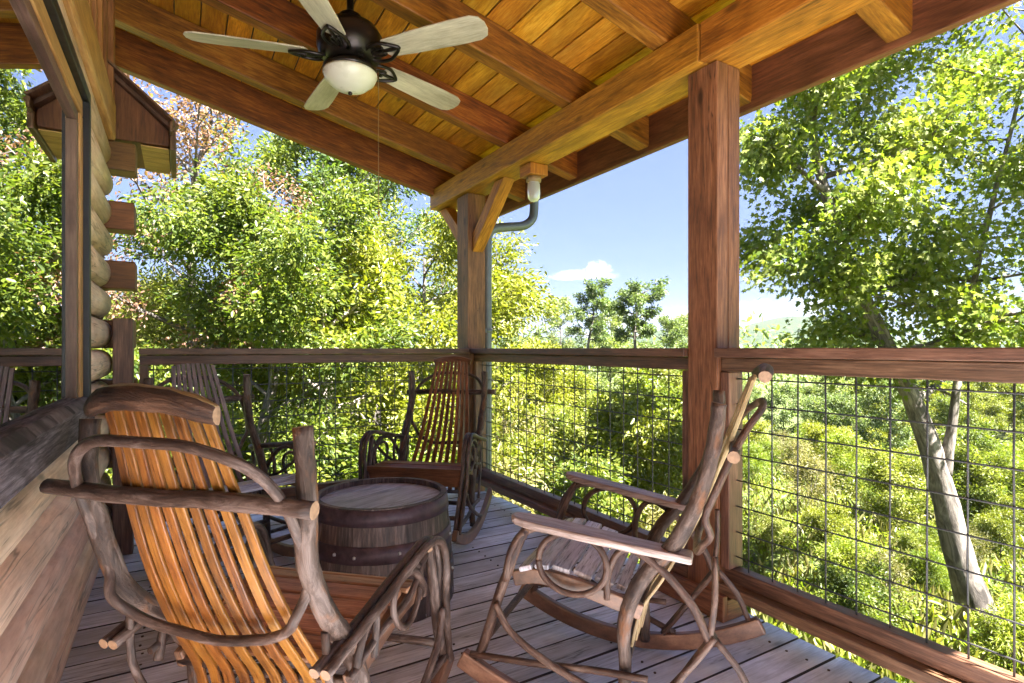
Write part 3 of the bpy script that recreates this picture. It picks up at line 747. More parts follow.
# ------------------------------------------------------------------ rocking chairs
def chair(loc, facing, label, slat='slat_honey', seat='seat_red', twig='twig', arm='bent', top='log', arm_dz=0., seed=1, apron=False, nsl=9, tilt=0.):
    global rng
    keep = rng; rng = random.Random(seed)
    root = empty('rocking_chair', loc, math.atan2(-facing[0], facing[1]), label, 'rocking chair')
    bld = lambda mb, name, mat, bevel=0., par=root: mb.build(name, mat, par, bevel)
    # rockers
    for s in (-1, 1):
        pts = []
        for i in range(13):
            y = -.44+.86*i/12; yy = y+.0
            pts.append((s*(.245+.02*(i/12)), y, .032 + yy*yy/1.55))
        mb = MB(); mb.ribbon(pts, .030, .055, (1, 0, 0), 2); bld(mb, 'rocker', 'rocker', .006)
    # rear posts
    for s in (-1, 1):
        pts = [(.225, -.06, .045), (.222, -.06, .18), (.222, -.062, .31), (.228, -.108, .443), (.235, -.193, .55), (.238, -.262, .677), (.238, -.300, .811), (.242, -.306, .934)]
        if seed == 11: pts = [(x, y+dy, z_) for (x, y, z_), dy in zip(pts, (0, 0, .005, -.012, -.032, -.023, -.005, 0))]
        pts = [(s*(x+rng.uniform(-.006, .006)), y+rng.uniform(-.006, .006), z_) for x, y, z_ in pts]
        mb = MB(); mb.tube(pts, [.017, .018, .020, .0225, .022, .0205, .0195, .019], 12, 6, .08, .0012, capmi=1); bld(mb, 'rear_post', ['post_bark', 'cut'])
        pts = [(s*.262, .372, .135), (s*.262, .34, .22), (s*.266, .285, .38), (s*.272, .225, .53), (s*.28, .20, .592+arm_dz)]
        mb = MB(); mb.tube(pts, [.014, .015, .015, .014, .013], 10, 4, .06, .001, capmi=1); bld(mb, 'front_leg', [twig, 'cut'])
    # stretcher across the back
    mb = MB(); mb.tube([(-.30, -.345, .806), (-.1, -.351, .80), (.1, -.35, .803), (.285, -.345, .795)], [.015, .0165, .017, .0165], 12, 5, .06, .001, capmi=1); bld(mb, 'back_stretcher', [twig, 'cut'])
    # slatted back
    prof = [(-.408, 1.0), (-.368, .88), (-.330, .77), (-.285, .65), (-.228, .53), (-.165, .42), (-.112, .335), (-.085, .225)]
    mb = MB()
    for k in range(nsl):
        t = (k-(nsl-1)/2)/((nsl-1)/2)
        pts = []; ws = []
        for i, (y, z_) in enumerate(prof):
            q = i/(len(prof)-1)
            half = .098 + (.168-.098)*min(1, q*1.25)
            pts.append((t*half, y + .010*(t*t) + rng.uniform(-.002, .002), z_ - (.012*t*t if i == 0 else 0)))
            ws.append(.0185 + .0075*min(1, q*1.25))
        mb.ribbon(pts, ws, .008, (1, 0, 0), 5)
    bld(mb, 'backrest', slat, .002)
    # oval hoop behind the slats
    pts = []
    for i in range(25):
        a = 6.28318*i/24; ca, sa = math.cos(a), math.sin(a)
        x = .234*math.copysign(abs(ca)**.72, ca); q = math.copysign(abs(sa)**.75, sa)
        z_ = .705+.215*q
        y = -.335 - (.075*(z_-.705)/.2) + (.05 if z_ < .6 else 0)*(.6-z_)/.1 - .012 + .045*abs(ca)**2
        if z_ < .6: y = -.30 + (.6-z_)*.5
        pts.append((x, y, z_ + rng.uniform(-.004, .004)))
    mb = MB(); mb.tube(pts, .0105, 10, 3, .035, .0003); bld(mb, 'back_hoop', twig)
    # lower back bars that carry the slats
    mb = MB(); mb.tube([(-.222, -.098, .345), (0, -.094, .34), (.222, -.098, .345)], .013, 10, 4, .05); mb.tube([(-.222, -.06, .24), (.222, -.06, .235)], .011, 8, 1); bld(mb, 'seat_bar', twig)
    # top
    if top == 'slab':
        mb = MB()
        pts = [(-.132, -.398, .968), (-.09, -.414, .984), (-.03, -.422, .992), (.05, -.418, .988), (.10, -.408, .975), (.135, -.396, .962)]
        P = catmull(pts, 5); b = len(mb.v); n_ = 12
        for i, p in enumerate(P):
            e = min(1, .72+.5*math.sin(3.14159*i/(len(P)-1)))
            for k in range(n_):
                a = 6.28318*k/n_
                # half-round slab: bark side bulges to the rear, sawn face to the front
                yy = -.020*math.cos(a) if math.cos(a) > 0 else -.006*math.cos(a)
                mb.v.append(p + Vector((0, yy*e, .0235*e*math.sin(a)*(1+rng.uniform(-.05, .05)))))
        for i in range(len(P)-1):
            for k in range(n_):
                k2 = (k+1) % n_
                ca = math.cos(6.28318*(k+.5)/n_); sa = math.sin(6.28318*(k+.5)/n_)
                mb.face([b+i*n_+k, b+(i+1)*n_+k, b+(i+1)*n_+k2, b+i*n_+k2], [(k*.016, P[i].x), (k*.016, P[i+1].x), ((k+1)*.016, P[i+1].x), ((k+1)*.016, P[i].x)], .5, True, 0 if (ca > 0 and sa < .8) else 2)
        mb.face([b+k for k in range(n_)], [(0, 0)]*n_, .5, False, 1); e = b+(len(P)-1)*n_
        mb.face([e+k for k in range(n_)][::-1], [(0, 0)]*n_, .5, False, 1)
        bld(mb, 'top_rail', ['dark_bark', 'cut', 'slat_pale'])
    elif top == 'log':
        mb = MB(); mb.tube([(-.15, -.425, 1.0), (-.05, -.435, 1.012), (.06, -.433, 1.012), (.15, -.422, .998)], [.016, .020, .020, .018], 12, 4, .06, capmi=1); bld(mb, 'top_rail', ['post_bark', 'cut'])
    elif top == 'cap':
        mb = MB(); mb.ribbon([(-.125, -.409, .99), (-.06, -.416, 1.006), (0, -.419, 1.010), (.06, -.416, 1.006), (.125, -.409, .99)], .04, .012, (0, .25, 1), 5); bld(mb, 'top_rail', slat, .003)
    # seat: cross boards on two shaped side rails
    mb = MB()
    sp = [(.245, .425), (.20, .440), (.15, .441), (.09, .431), (.03, .415), (-.03, .398), (-.065, .387), (-.10, .376)]
    for i in range(len(sp)-1):
        (ya, za), (yb, zb) = sp[i], sp[i+1]
        d = Vector((0, yb-ya, zb-za)).normalized(); c = Vector((0, (ya+yb)/2, (za+zb)/2)); up = Vector((1, 0, 0)).cross(d)
        hw = .245 - .075*(i/6)**1.5
        L = math.hypot(yb-ya, zb-za)
        if up.z < 0: up = -up
        mb.obox(c, (V(1, 0, 0), -d, up), (hw+rng.uniform(-.004, .004), L/2-.0035, .008), 0)
    bld(mb, 'seat', seat, .004)
    for s in (-1, 1):
        mb = MB(); mb.ribbon([(s*.232, .262, .395), (s*.232, .18, .412), (s*.228, .06, .396), (s*.222, -.05, .366), (s*.216, -.11, .348)], .022, .044, (1, 0, 0), 4); bld(mb, 'seat_rail', 'rocker', .004)
    if apron:
        mb = MB(); mb.box(-.272, .272, .262, .284, .352, .444, 0); bld(mb, 'apron', slat, .004)
    # under-structure
    mb = MB()
    mb.tube([(-.262, .345, .21), (0, .35, .205), (.262, .345, .21)], .012, 8, 3, .06)
    mb.tube([(-.225, -.06, .17), (0, -.055, .175), (.225, -.06, .165)], .013, 8, 3, .06)
    for s in (-1, 1):
        mb.tube([(s*.272, .385, .165), (s*.268, .2, .172), (s*.25, .02, .178), (s*.248, -.13, .182)], .0100, 8, 4, .06, capmi=None)
        mb.tube([(s*.285, .30, .335), (s*.29, .25, .262), (s*.285, .13, .188), (s*.27, -.02, .125), (s*.255, -.16, .075)], .0105, 8, 5, .06)
        for q in ((-.009, .009) if arm == 'board' else ()):
            mb.tube([(s*(.245+q), -.12, .075), (s*(.25+q), -.19, .17), (s*(.25-q), -.26, .27), (s*(.245-q), -.30, .33)], .0095, 8, 4, .06)
        if arm == 'board': mb.tube([(s*.25, -.285, .30), (s*.246, -.30, .42), (s*.234, -.300, .53)], .0085, 8, 3, .06)
        else: mb.tube([(s*.232, -.225, .52), (s*.238, -.215, .40), (s*.245, -.16, .28), (s*.248, -.12, .17)], .0085, 8, 3, .06)
        if arm == 'board': mb.tube([(s*.245, -.30, .32), (s*.246, -.36, .25), (s*.246, -.40, .16)], .0095, 8, 3, .06)
    bld(mb, 'braces', twig)
    # arms
    for s in (-1, 1):
        dz = arm_dz
        if arm == 'board':
            mb = MB(); out = []
            cl = [(-.245, .235, .030), (-.12, .252, .036), (.02, .268, .041), (.15, .282, .043), (.20, .287, .040), (.228, .289, .031), (.245, .290, .014)]
            for (y, x, hw) in cl: out.append((x+hw, y))
            for (y, x, hw) in cl[::-1]: out.append((x-hw, y))
            zt = lambda y: .538+.076*(y+.245)/.51+dz
            mb.prism([(s*x, y, zt(y)) for x, y in out], (0, 0, .022))
            for fi, f in enumerate(mb.f): mb.uv[fi] = [(mb.v[i].x+mb.v[i].z, mb.v[i].y) for i in f]
            bld(mb, 'armrest', 'armboard', .006)
            mb = MB()
            mb.tube([(s*.272, .275, .40), (s*.276, .25, .50), (s*.276, .19, .563), (s*.27, .08, .565), (s*.258, -.06, .545), (s*.252, -.16, .49), (s*.25, -.245, .40), (s*.25, -.285, .315)], .0115, 8, 5, .05)
            mb.tube([(s*.27, .075+.098*math.cos(a), .475+.085*math.sin(a)) for a in [6.28318*i/20 for i in range(21)]], .0095, 8, 3, .05)
            mb.tube([(s*.255, -.02, .385), (s*.256, -.025, .46), (s*.256, -.06, .525), (s*.25, -.125, .53)], .0095, 8, 4, .05)
            bld(mb, 'arm_scroll', twig)
        else:
            mb = MB()
            if arm == 'bent':
                for q in (-.012, .012):
                    mb.tube([(s*(.245+q), -.265, .515+dz), (s*(.255+q), -.12, .545+dz), (s*(.268+q), .05, .585+dz), (s*(.278+q), .17, .612+dz), (s*(.284+q), .235, .607+dz), (s*(.288+q), .275, .57+dz), (s*(.288+q), .295, .50+dz), (s*(.283+q), .305, .40), (s*(.272+q), .345, .25), (s*(.266+q), .385, .14)], .0110, 10, 5, .05, .0008, capmi=1)
            else:
                mb.tube([(s*.245, -.275, .535+dz), (s*.26, -.1, .56+dz), (s*.272, .08, .585+dz), (s*.284, .262, .605+dz)], [.014, .014, .015, .016], 10, 5, .06, .001, capmi=1)
                mb.tube([(s*.284, .235, .61+dz), (s*.285, .24, .50), (s*.278, .26, .40)], [.016, .014, .012], 8, 4, .06)
            bld(mb, 'armrest', [twig, 'cut'])
            mb = MB()
            mb.tube([(s*.245, -.14, .36), (s*.25, -.10, .46), (s*.258, 0., .555+dz), (s*.268, .12, .565+dz), (s*.27, .19, .50+dz), (s*.262, .215, .41)], .0105, 8, 5, .05)
            mb.tube([(s*.262, .11+.085*math.cos(a)*(1+.2*math.sin(a)), .475+dz*.5+.07*math.sin(a)) for a in [6.28318*i/16 for i in range(17)]], .0085, 8, 3, .05)
            mb.tube([(s*.25, -.05, .38), (s*.252, -.045, .48), (s*.252, -.08, .545+dz)], .009, 8, 4, .05)
            mb.tube([(s*.247, -.16, .39), (s*.25, -.02, .42), (s*.262, .12, .50+dz), (s*.272, .21, .58+dz)], .0085, 8, 4, .05)
            bld(mb, 'arm_scroll', twig)
    rng = keep
    if tilt: root.rotation_euler.rotate_axis('X', tilt)
    return root
chair((.231, 1.455, 0), (.684, .722), 'honey slatted rocking chair seen from behind, with a thick bark slab across its top', 'slat_honey', 'seat_red', 'twig', 'bent', 'slab', -.055, 11)
chair((1.20, 1.37, 0), (-.62, .78), 'rocking chair seen side-on with flat board arms, beside the thick post', 'slat_pale', 'seat_gray', 'twig_red', 'board', 'log', -.028, 22)
chair((1.255, 3.03, 0), (-.663, -.746), 'dark red-brown slatted rocking chair facing forward at the deck corner behind the barrel', 'slat_red', 'slat_red', 'twig', 'bent', 'cap', 0., 33, True)
chair((.213, 3.047, 0), (.382, -.924), 'greyish weathered rocking chair against the back railing, half hidden by the honey chair', 'slat_gray', 'seat_gray', 'twig', 'stick', 'none', 0., 44)

# ------------------------------------------------------------------ leaves
nrg = np.random.default_rng(5)
def leaf_template(kind):
    if kind == 'oval':
        v = [(0, 0, 0), (-.20, .30, .05), (-.17, .68, .05), (0, 1, -.06), (.17, .68, .05), (.20, .30, .05)]
        f = [(0, 3, 2, 1), (0, 5, 4, 3)]
    elif kind == 'long':
        v = [(0, 0, 0), (-.11, .3, .03), (-.09, .7, 0.), (0, 1, -.12), (.09, .7, 0.), (.11, .3, .03)]
        f = [(0, 3, 2, 1), (0, 5, 4, 3)]
    elif kind == 'maple':
        v = [(0, 0, 0), (-.16, .10, .03), (-.44, .22, .07), (-.24, .40, .03), (-.40, .66, .06), (-.13, .62, .02), (0, 1, -.07), (.13, .62, .02), (.40, .66, .06), (.24, .40, .03), (.44, .22, .07), (.16, .10, .03), (0, .5, 0)]
        f = [(0, 12, 3, 2, 1), (12, 6, 5, 4, 3), (0, 11, 10, 9, 12), (12, 9, 8, 7, 6)]
    else:  # diamond
        v = [(0, 0, 0), (-.28, .5, .06), (0, 1, -.05), (.28, .5, .06)]
        f = [(0, 2, 1), (0, 3, 2)]
    return np.array(v, float), f
def leaf_object(name, pos, out, size, kind, mat, parent=None, droop=.5, flat=.4, sizevar=.35):
    """pos (N,3) leaf bases, out (N,3) rough growing direction; every leaf is real folded geometry"""
    N = len(pos); tv, tf = leaf_template(kind)
    d = out + nrg.normal(0, .55, (N, 3)); d[:, 2] -= droop
    d /= np.linalg.norm(d, axis=1, keepdims=True)+1e-9
    up = nrg.normal(0, 1-flat*.6, (N, 3)); up[:, 2] += flat*1.6
    sd = np.cross(d, up); sd /= np.linalg.norm(sd, axis=1, keepdims=True)+1e-9
    nn = np.cross(sd, d)
    s = size*(1+nrg.uniform(-sizevar, sizevar, N))
    P = pos[:, None, :] + s[:, None, None]*(tv[None, :, 0:1]*sd[:, None, :] + tv[None, :, 1:2]*d[:, None, :] + tv[None, :, 2:3]*nn[:, None, :])
    K = len(tv); P = P.reshape(-1, 3)
    me = bpy.data.meshes.new(name)
    ls = np.concatenate([np.array(f) for f in tf]); lens = np.array([len(f) for f in tf])
    loops = (ls[None, :] + (np.arange(N)*K)[:, None]).reshape(-1)
    tot = np.tile(lens, N); start = np.concatenate([[0], np.cumsum(tot)[:-1]])
    me.vertices.add(len(P)); me.vertices.foreach_set('co', P.astype(np.float32).ravel())
    me.loops.add(len(loops)); me.loops.foreach_set('vertex_index', loops.astype(np.int32))
    me.polygons.add(len(tot)); me.polygons.foreach_set('loop_start', start.astype(np.int32))
    me.update(calc_edges=True)
    rv = np.repeat(nrg.random(N), len(tf)).astype(np.float32)
    a = me.attributes.new('rnd', 'FLOAT', 'FACE'); a.data.foreach_set('value', rv)
    me.materials.append(M[mat]); me.validate()
    o = bpy.data.objects.new(name, me); COL.objects.link(o)
    if parent: o.parent = parent
    return o

def grow(seed, H, spread, base=.35, nl=9, nsub=5, lean=(0, 0), r0=.16, shape='round', upness=.5, trunk_pts=None, top_r=.35):
    """trunk + limbs + twigs; returns MB and an (N,3) array of twig tips with (N,3) outward directions"""
    g = random.Random(seed); mb = MB()
    tp = trunk_pts or [Vector((lean[0]*t*t + g.uniform(-.03, .03)*H*(t > 0), lean[1]*t*t + g.uniform(-.03, .03)*H*(t > 0), H*t)) for t in (0, .2, .4, .6, .8, .95)]
    rr = [r0*(1-.85*i/(len(tp)-1)) for i in range(len(tp))]; rr[0] *= 1.55
    mb.tube(tp, rr, 10, 4, .08)
    P = catmull(tp, 8); tips = []; outs = []
    for k in range(nl):
        t = base + (1-base)*(k+g.random()*.6)/nl
        p = P[min(len(P)-1, int(t*(len(P)-1)))]
        az = k*2.399 + g.uniform(-.4, .4)
        q = (t-base)/(1-base)
        if shape == 'round': L = spread*(math.sin(3.14159*(.18+.75*q)))**.7
        elif shape == 'cone': L = spread*(1-.8*q)
        elif shape == 'vase': L = spread*(.5+.5*q)
        else: L = spread*(.55+.45*g.random())
        el = upness*(.5+.8*q) + g.uniform(-.15, .15)
        d = Vector((math.cos(az)*math.cos(el), math.sin(az)*math.cos(el), math.sin(el)))
        L *= g.uniform(.8, 1.15)
        a = p; b = p + d*L*.5 + Vector((0, 0, .02*L)); c = p + d*L + Vector((0, 0, .12*L))
        rl = max(.012, r0*.38*(1-q*.6))
        mb.tube([a, b, c], [rl, rl*.6, rl*.2], 6, 4, .06)
        LP = catmull([a, b, c], 6)
        for j in range(nsub):
            u = .3 + .7*(j+g.random())/nsub
            s0 = LP[min(len(LP)-1, int(u*(len(LP)-1)))]
            d2 = (d*.7 + Vector((g.gauss(0, .6), g.gauss(0, .6), g.gauss(.1, .4)))).normalized()
            L2 = L*g.uniform(.22, .42)
            e = s0 + d2*L2
            mb.tube([s0, s0.lerp(e, .5)+Vector((0, 0, .03*L2)), e], [rl*.32, rl*.22, rl*.1], 4, 2)
            for w in (.45, .75, 1.):
                tips.append(s0.lerp(e, w)); outs.append(d2)
        tips.append(c); outs.append(d)
    return mb, np.array([tuple(x) for x in tips]), np.array([tuple(x) for x in outs])

def foliage(tips, outs, per, rad, squash=.7):
    n = len(tips)
    w = np.clip(nrg.normal(1, .35, n), .3, 1.8); cnt = (per*w).astype(int)
    idx = np.repeat(np.arange(n), cnt)
    off = nrg.normal(0, 1, (len(idx), 3)); off /= np.linalg.norm(off, axis=1, keepdims=True)
    off *= (nrg.random((len(idx), 1))**.5)*rad; off[:, 2] *= squash
    return tips[idx]+off, outs[idx]*.7 + off/rad*.8

def tree(name, loc, label, mat, seed, H, spread, leaf=.11, per=40, rad=.4, kind='oval', trunk='trunk', group=None, cat='tree', **kw):
    root = empty(name, loc, 0, label, cat, group)
    mb, tips, outs = grow(seed, H, spread, **kw)
    mb.build('trunk' if cat == 'tree' else 'stem', trunk, root)
    p, o = foliage(tips, outs, per, rad)
    leaf_object('crown' if cat == 'tree' else 'foliage', p, o, leaf, kind, mat, root)
    return root
def G(px, d): 
    p = at(px, d); p.z = ground_z(p.x, p.y)-.05; return p

# ------------------------------------------------------------------ the leaning maple beside the porch
def maple():
    base = Vector((8.70, 2.97, ground_z(8.7, 2.97)-.08))
    root = empty('maple_tree', base, 0, 'big leaning maple with a forked pale grey trunk, beyond the right railing', 'tree')
    m1 = [Vector(p) for p in ((.08, -.05, -.1), (-.28, .17, 1.1), (-.52, .32, 2.2), (-.83, .50, 3.25), (-1.45, .88, 4.8), (-1.85, 1.1, 6.2), (-2.0, 1.25, 7.6))]
    m2 = [Vector(p) for p in ((-.50, .30, 2.3), (-.50, .20, 3.0), (-.36, .12, 4.2), (-.05, -.02, 5.6), (.25, -.2, 7.0), (.4, -.3, 8.3))]
    mbA, tA, oA = grow(3, 8, 1.75, .50, 16, 6, r0=.185, trunk_pts=m1, upness=.25, shape='any')
    mbB, tB, oB = grow(8, 8, 2.15, .40, 20, 6, r0=.06, trunk_pts=m2, upness=.25, shape='any')
    off = len(mbA.v)
    mbA.v += mbB.v; mbA.f += [[i+off for i in f] for f in mbB.f]; mbA.uv += mbB.uv; mbA.r += mbB.r; mbA.sm += mbB.sm; mbA.mi += mbB.mi
    mbA.build('trunk', 'trunk', root)
    t = np.vstack([tA, tB]); o = np.vstack([oA, oB])
    p, d = foliage(t, o, 72, .46)
    keep = p[:, 2] > 3.55 + .35*np.sin(p[:, 0]*2.3) + .25*np.cos(p[:, 1]*3.1)
    leaf_object('crown', p[keep], d[keep], .078, 'maple', 'leaf_maple', root, droop=.7)
maple()

# ------------------------------------------------------------------ trees beyond the back railing
tree('broadleaf_tree', G(268, 9.0), 'near broad-leaved green tree with large leaves beyond the back railing, next to the house corner', 'leaf_green', 21, 6.0, 2.3, .085, 140, .5, 'oval', base=.22, nl=16, nsub=6, r0=.13)
tree('lime_tree', G(415, 11.5), 'bright yellow-green drooping tree just left of the corner post', 'leaf_lime', 22, 6.4, 2.7, .10, 100, .52, 'oval', base=.18, nl=17, nsub=6, r0=.13)
tree('dark_tree', G(365, 15.5), 'tall dark green tree rising above the yellow-green one beside the corner post', 'leaf_dark', 23, 10.2, 2.7, .12, 75, .55, 'oval', base=.3, nl=16, nsub=6, r0=.18)
tree('autumn_tree', G(205, 10.), 'sparse tree with rusty brown withered leaves against the sky by the house corner', 'leaf_rust', 24, 8.6, 2.5, .085, 42, .42, 'oval', base=.35, nl=16, nsub=6, r0=.15, upness=.7)
tree('leafy_tree', G(300, 14.5), 'rounded mid-green tree behind the large-leaved one, between the rusty tree and the dark tree', 'leaf_green', 25, 9.5, 2.7, .12, 75, .55, 'oval', base=.25, nl=16, nsub=6, r0=.15)
tree('leafy_tree', G(125, 10.5), 'green tree partly hidden by the log ends of the house corner', 'leaf_green', 26, 5.0, 2.0, .095, 100, .5, 'oval', base=.2, nl=14, nsub=6, r0=.13)
tree('lime_tree', G(488, 15.), 'slim yellow-green tree whose loose edge shows right of the corner post', 'leaf_lime', 27, 6.2, 1.15, .13, 40, .42, 'oval', base=.25, nl=13, nsub=5, r0=.09)
tree('pale_trunk_tree', G(328, 9.5), 'small tree with a pale whitish trunk seen through the back wire panel', 'leaf_lime', 28, 5.4, 1.5, .13, 30, .42, 'oval', 'trunk_pale', base=.55, nl=9, nsub=5, r0=.19)
tree('slender_pine', G(640, 21.), 'slender airy tree with a bare trunk, tallest against the sky between the posts', 'leaf_far', 31, 6.95, .95, .11, 30, .22, 'oval', base=.70, nl=14, nsub=5, r0=.13, upness=.35, shape='any')
tree('slender_pine', G(591, 25.), 'slender airy tree under the small cloud, left of the taller one', 'leaf_far', 32, 7.7, .9, .11, 28, .22, 'oval', base=.66, nl=14, nsub=5, r0=.12, upness=.4, shape='any')
tree('far_tree', G(513, 31.), 'hazy far tree close to the right side of the downspout', 'leaf_far', 33, 8.6, 1.9, .17, 26, .42, 'oval', base=.4, nl=14, nsub=5, r0=.11)

for q, (px, d, h, sp) in enumerate(((610, 34, 7.6, 1.3), (560, 36, 8.4, 1.3), (668, 30, 6.2, 1.5), (690, 38, 7.4, 1.6))):
    tree('distant_tree', G(px, d), ('thin distant tree low between the airy pair', 'thin distant tree below the left end of the small cloud', 'round-topped distant tree right of the tallest airy tree', 'distant tree peeping out just left of the thick post')[q], 'leaf_far', 60+q, h, sp, .13, 34, .32, 'oval', base=.5, nl=14, nsub=5, r0=.09)
# shared kinds, copied over the slope
P_ = (0, 0, -60)
kinds = [
    tree('bush', P_, 'x', 'leaf_lime', 41, 1.9, 1.0, .075, 70, .28, 'oval', cat='shrub', base=.12, nl=13, nsub=4, r0=.03, upness=.7),
    tree('bush', P_, 'x', 'leaf_green', 42, 1.6, .95, .07, 72, .27, 'oval', cat='shrub', base=.1, nl=13, nsub=4, r0=.03, upness=.7),
    tree('bush', P_, 'x', 'leaf_weed', 43, 1.3, .9, .085, 60, .26, 'long', cat='shrub', base=.08, nl=13, nsub=4, r0=.02, upness=.9),
    tree('bush', P_, 'x', 'leaf_dry', 44, 1.4, .8, .085, 26, .26, 'long', cat='shrub', base=.08, nl=12, nsub=4, r0=.02, upness=.95),
]
saps = [
    tree('sapling', P_, 'x', 'leaf_lime', 51, 3.9, 1.2, .105, 60, .36, 'oval', base=.25, nl=13, nsub=5, r0=.05, upness=.6),
    tree('sapling', P_, 'x', 'leaf_green', 52, 4.4, 1.3, .105, 60, .38, 'oval', base=.25, nl=13, nsub=5, r0=.06, upness=.6),
    tree('sapling', P_, 'x', 'leaf_far', 53, 4.8, 1.5, .15, 36, .42, 'oval', base=.3, nl=13, nsub=5, r0=.07, upness=.5),
]
first = {}
def place(kset, i, loc, sc_, label, group):
    o = kset[i]
    if (id(kset), i) in first: o = copy_tree(o)
    first[(id(kset), i)] = 1
    o.location = loc; o.rotation_euler = (0, 0, rng.uniform(0, 6.28)); o.scale = (sc_*rng.uniform(.9, 1.15), sc_*rng.uniform(.9, 1.15), sc_*rng.uniform(.85, 1.15))
    o['label'] = label; o['group'] = group
    o['category'] = 'shrub' if kset is kinds else 'tree'
rng = random.Random(99)
used = []
def free(p, r):
    for q, rq in used:
        if (p.x-q.x)**2+(p.y-q.y)**2 < (r+rq)**2*.36: return False
    used.append((p, r)); return True
n_b = 0
for tries in range(900):
    if n_b >= 120: break
    px = rng.uniform(70, 1180); d = 5.6 + 19*rng.random()**1.25
    if px > 720 and d < 9.0 and rng.random() < .8: continue
    p = G(px, d)
    if p.x < 3.2 and p.y < 5.4: continue
    if (p.x-8.7)**2+(p.y-2.97)**2 < 1.2: continue
    s_ = rng.uniform(.75, 1.25)*(1.15 if px < 700 else .8)
    if px > 700 and d < 11: s_ *= .6
    if not free(p, .9*s_): continue
    k = rng.choices([0, 1, 2, 3], [4, 3, 4, 2] if px < 700 else [2, 4, 5, 2])[0]
    place(kinds, k, p, s_, 'leafy bush among the dense undergrowth on the slope beyond the railings', 'bushes on the slope'); n_b += 1
n_s = 0
for tries in range(600):
    if n_s >= 64: break
    px = rng.uniform(90, 1200); d = 13 + 34*rng.random()
    if 490 < px < 700 and d < 17: continue
    if px > 720 and d < 16: continue
    p = G(px, d); s_ = rng.uniform(.75, 1.15)
    if px < 470: s_ *= 1.35
    elif px < 1000: s_ *= .68
    if not free(p, 1.1*s_): continue
    place(saps, rng.choices([0, 1, 2], [3, 3, 3] if d < 26 else [1, 2, 4])[0], p, s_, 'young tree among the woods sloping away behind the railings', 'young trees on the slope'); n_s += 1
for tries in range(160):                                # the far slope on the right closes up too
    px = rng.uniform(880, 1260); d = rng.uniform(12, 42); p = G(px, d); s_ = rng.uniform(.5, .75)
    if not free(p, 1.0*s_): continue
    if d > 20: place(saps, rng.choice([0, 1, 2]), p, s_, 'young tree among the woods sloping away behind the railings', 'young trees on the slope')
    else: place(kinds, rng.choice([0, 1, 2]), p, s_*1.3, 'leafy bush among the dense undergrowth on the slope beyond the railings', 'bushes on the slope')
# small bushes with their tops just over the rail line between the posts
for i, (px, d, k, s_) in enumerate(((540, 19, 0, 1.0), (560, 23, 0, 1.05), (575, 20, 0, .86), (527, 22, 0, 1.15), (675, 19, 1, .92), (610, 27, 2, 1.0), (655, 25, 1, .95))):
    place(saps, k, G(px, d), s_, 'young tree among the woods sloping away behind the railings', 'young trees on the slope')

# ground cover: nobody could count it
def weeds():
    N = 110000; r = np.random.default_rng(8)
    px = r.uniform(40, 1250, N); d = 4.6 + 15*r.random(N)**1.4
    c, s = math.cos(YAW), math.sin(YAW); u = (px-512)/F
    x = u*d*c + s*d; y = -u*d*s + c*d
    z = np.array([ground_z(a, b) for a, b in zip(x, y)])
    hgt = r.random(N)**1.3*(.28 + .22*np.sin(x*1.3+1)*np.cos(y*1.1) + .12*np.sin(x*3.7+y*2.9))
    hgt = np.clip(hgt, .0, .6)
    ok = ~((x < 2.6) & (y < 4.4))
    pos = np.stack([x, y, z+hgt], 1)[ok]; out = np.zeros_like(pos); out[:, 2] = .9
    q = r.random(len(pos)) < .78
    a = leaf_object('undergrowth', pos[q], out[q], .09, 'oval', 'leaf_weed', None, droop=.35, flat=.7); tag(a, kind='stuff')
    b = leaf_object('dry_grass', pos[~q], out[~q], .20, 'long', 'leaf_dry', None, droop=-.4, flat=.2); tag(b, kind='stuff')
weeds()
def far_woods():
    N = 42000; r = np.random.default_rng(9)
    px = r.uniform(-100, 1350, N); d = 44 + 190*r.random(N)**1.5
    c, s = math.cos(YAW), math.sin(YAW); u = (px-512)/F
    x = u*d*c + s*d; y = -u*d*s + c*d
    z = np.array([ground_z(a, b) for a, b in zip(x, y)])
    top = 5.6 + 1.6*np.sin(x*.21+y*.13) + 1.3*np.sin(x*.43-y*.37+1) + 1.0*np.sin(x*.9+y*.8)
    pos = np.stack([x, y, z+top*(1-.6*r.random(N)**2.2)], 1); out = r.normal(0, .6, (N, 3)); out[:, 2] += .3
    a = leaf_object('far_woods', pos, out, .62, 'oval', 'leaf_far', None, droop=.2, flat=.5); tag(a, kind='stuff')
far_woods()

# ------------------------------------------------------------------ light and sky
EL, AZ = R(55), Vector((.27, -.96)).normalized()      # where the sun stands
sun = bpy.data.lights.new('sun', 'SUN'); so = bpy.data.objects.new('sun', sun); COL.objects.link(so)
sun.energy = 5.; sun.angle = R(.5); sun.color = (1., .95, .87)
sd = Vector((AZ.x*math.cos(EL), AZ.y*math.cos(EL), math.sin(EL)))
so.rotation_euler = sd.to_track_quat('Z', 'Y').to_euler(); so.location = (-5, -5, 12)
w = bpy.data.worlds.new('World'); sc.world = w; w.use_nodes = True
class WN(NT):
    def __init__(s, w): s.t = w.node_tree; s.t.nodes.clear()
nt = WN(w)
sky = nt.n('ShaderNodeTexSky', sky_type='NISHITA', sun_disc=False, sun_elevation=EL, sun_rotation=math.atan2(AZ.x, AZ.y), altitude=300., air_density=1., dust_density=.25, ozone_density=4.)
dirv = nt.n('ShaderNodeTexCoord').outputs['Generated']
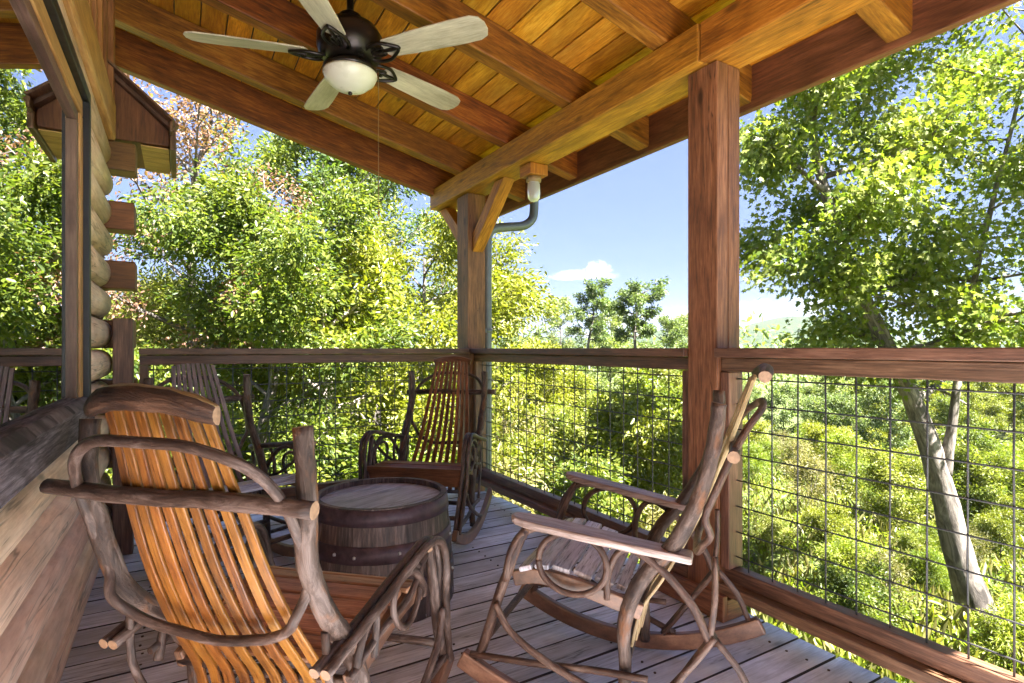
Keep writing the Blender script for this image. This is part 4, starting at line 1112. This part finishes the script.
def cloud(px, py, wx, wy, seed):
    u = (px-512)/F; v = (349-py)/F; c, s = math.cos(YAW), math.sin(YAW)
    fc = Vector((u*c+s, -u*s+c, v)).normalized(); e1 = fc.cross(Vector((0, 0, 1))).normalized(); e2 = e1.cross(fc)
    def dot(vec):
        nd = nt.vmath('DOT_PRODUCT', dirv, tuple(vec)); return nd.outputs['Value']
    f = dot(fc); a = nt.math('DIVIDE', dot(e1), f); b = nt.math('DIVIDE', dot(e2), f)
    cb = nt.n('ShaderNodeCombineXYZ'); nt.l(a, cb.inputs[0]); nt.l(b, cb.inputs[1]); cb.inputs[2].default_value = seed
    n1 = nt.noise(cb.outputs[0], 1/(wx*.55), 6, .6, .3)
    aa = nt.math('DIVIDE', a, wx); bb = nt.math('DIVIDE', b, wy)
    bb = nt.math('MULTIPLY', bb, nt.maprange(nt.math('SIGN', bb), -1, 1, 2.2, 1.))   # flat base
    r2 = nt.math('ADD', nt.math('MULTIPLY', aa, aa), nt.math('MULTIPLY', bb, bb))
    m = nt.math('SUBTRACT', nt.math('ADD', .62, nt.math('MULTIPLY', nt.math('SUBTRACT', n1, .5), 2.6)), r2)
    m = nt.maprange(m, .0, .5)
    return nt.math('MULTIPLY', m, nt.math('GREATER_THAN', f, .2))
clouds = [cloud(580, 277, .085, .017, 1.3), cloud(597, 271, .032, .022, 4.1), cloud(678, 318, .07, .026, 2.2), cloud(770, 312, .11, .030, 7.7), cloud(620, 322, .06, .02, 9.1)]
m = clouds[0]
for c_ in clouds[1:]: m = nt.math('MAXIMUM', m, c_)
skyc = nt.mix(.9, sky.outputs[0], (.54, .75, 1.62))
bgc = nt.mix(nt.math('MULTIPLY', m, .92), skyc, (2.6, 2.65, 2.75))
bg = nt.n('ShaderNodeBackground', i={'Strength': .05}); nt.l(bgc, bg.inputs[0])
ow = nt.n('ShaderNodeOutputWorld'); nt.l(bg.outputs[0], ow.inputs[0])

vs = sc.view_settings
sc.display_settings.display_device = 'sRGB'
vs.view_transform = 'Standard'; vs.look = 'None'; vs.gamma = 1; vs.use_curve_mapping = False
vs.exposure = 3.55
sc.render.engine = 'CYCLES'
cy = sc.cycles
cy.max_bounces = 10; cy.diffuse_bounces = 8; cy.glossy_bounces = 3; cy.transmission_bounces = 4; cy.transparent_max_bounces = 8
cy.caustics_reflective = False; cy.caustics_refractive = False
cy.use_denoising = True
cy.sample_clamp_indirect = 6
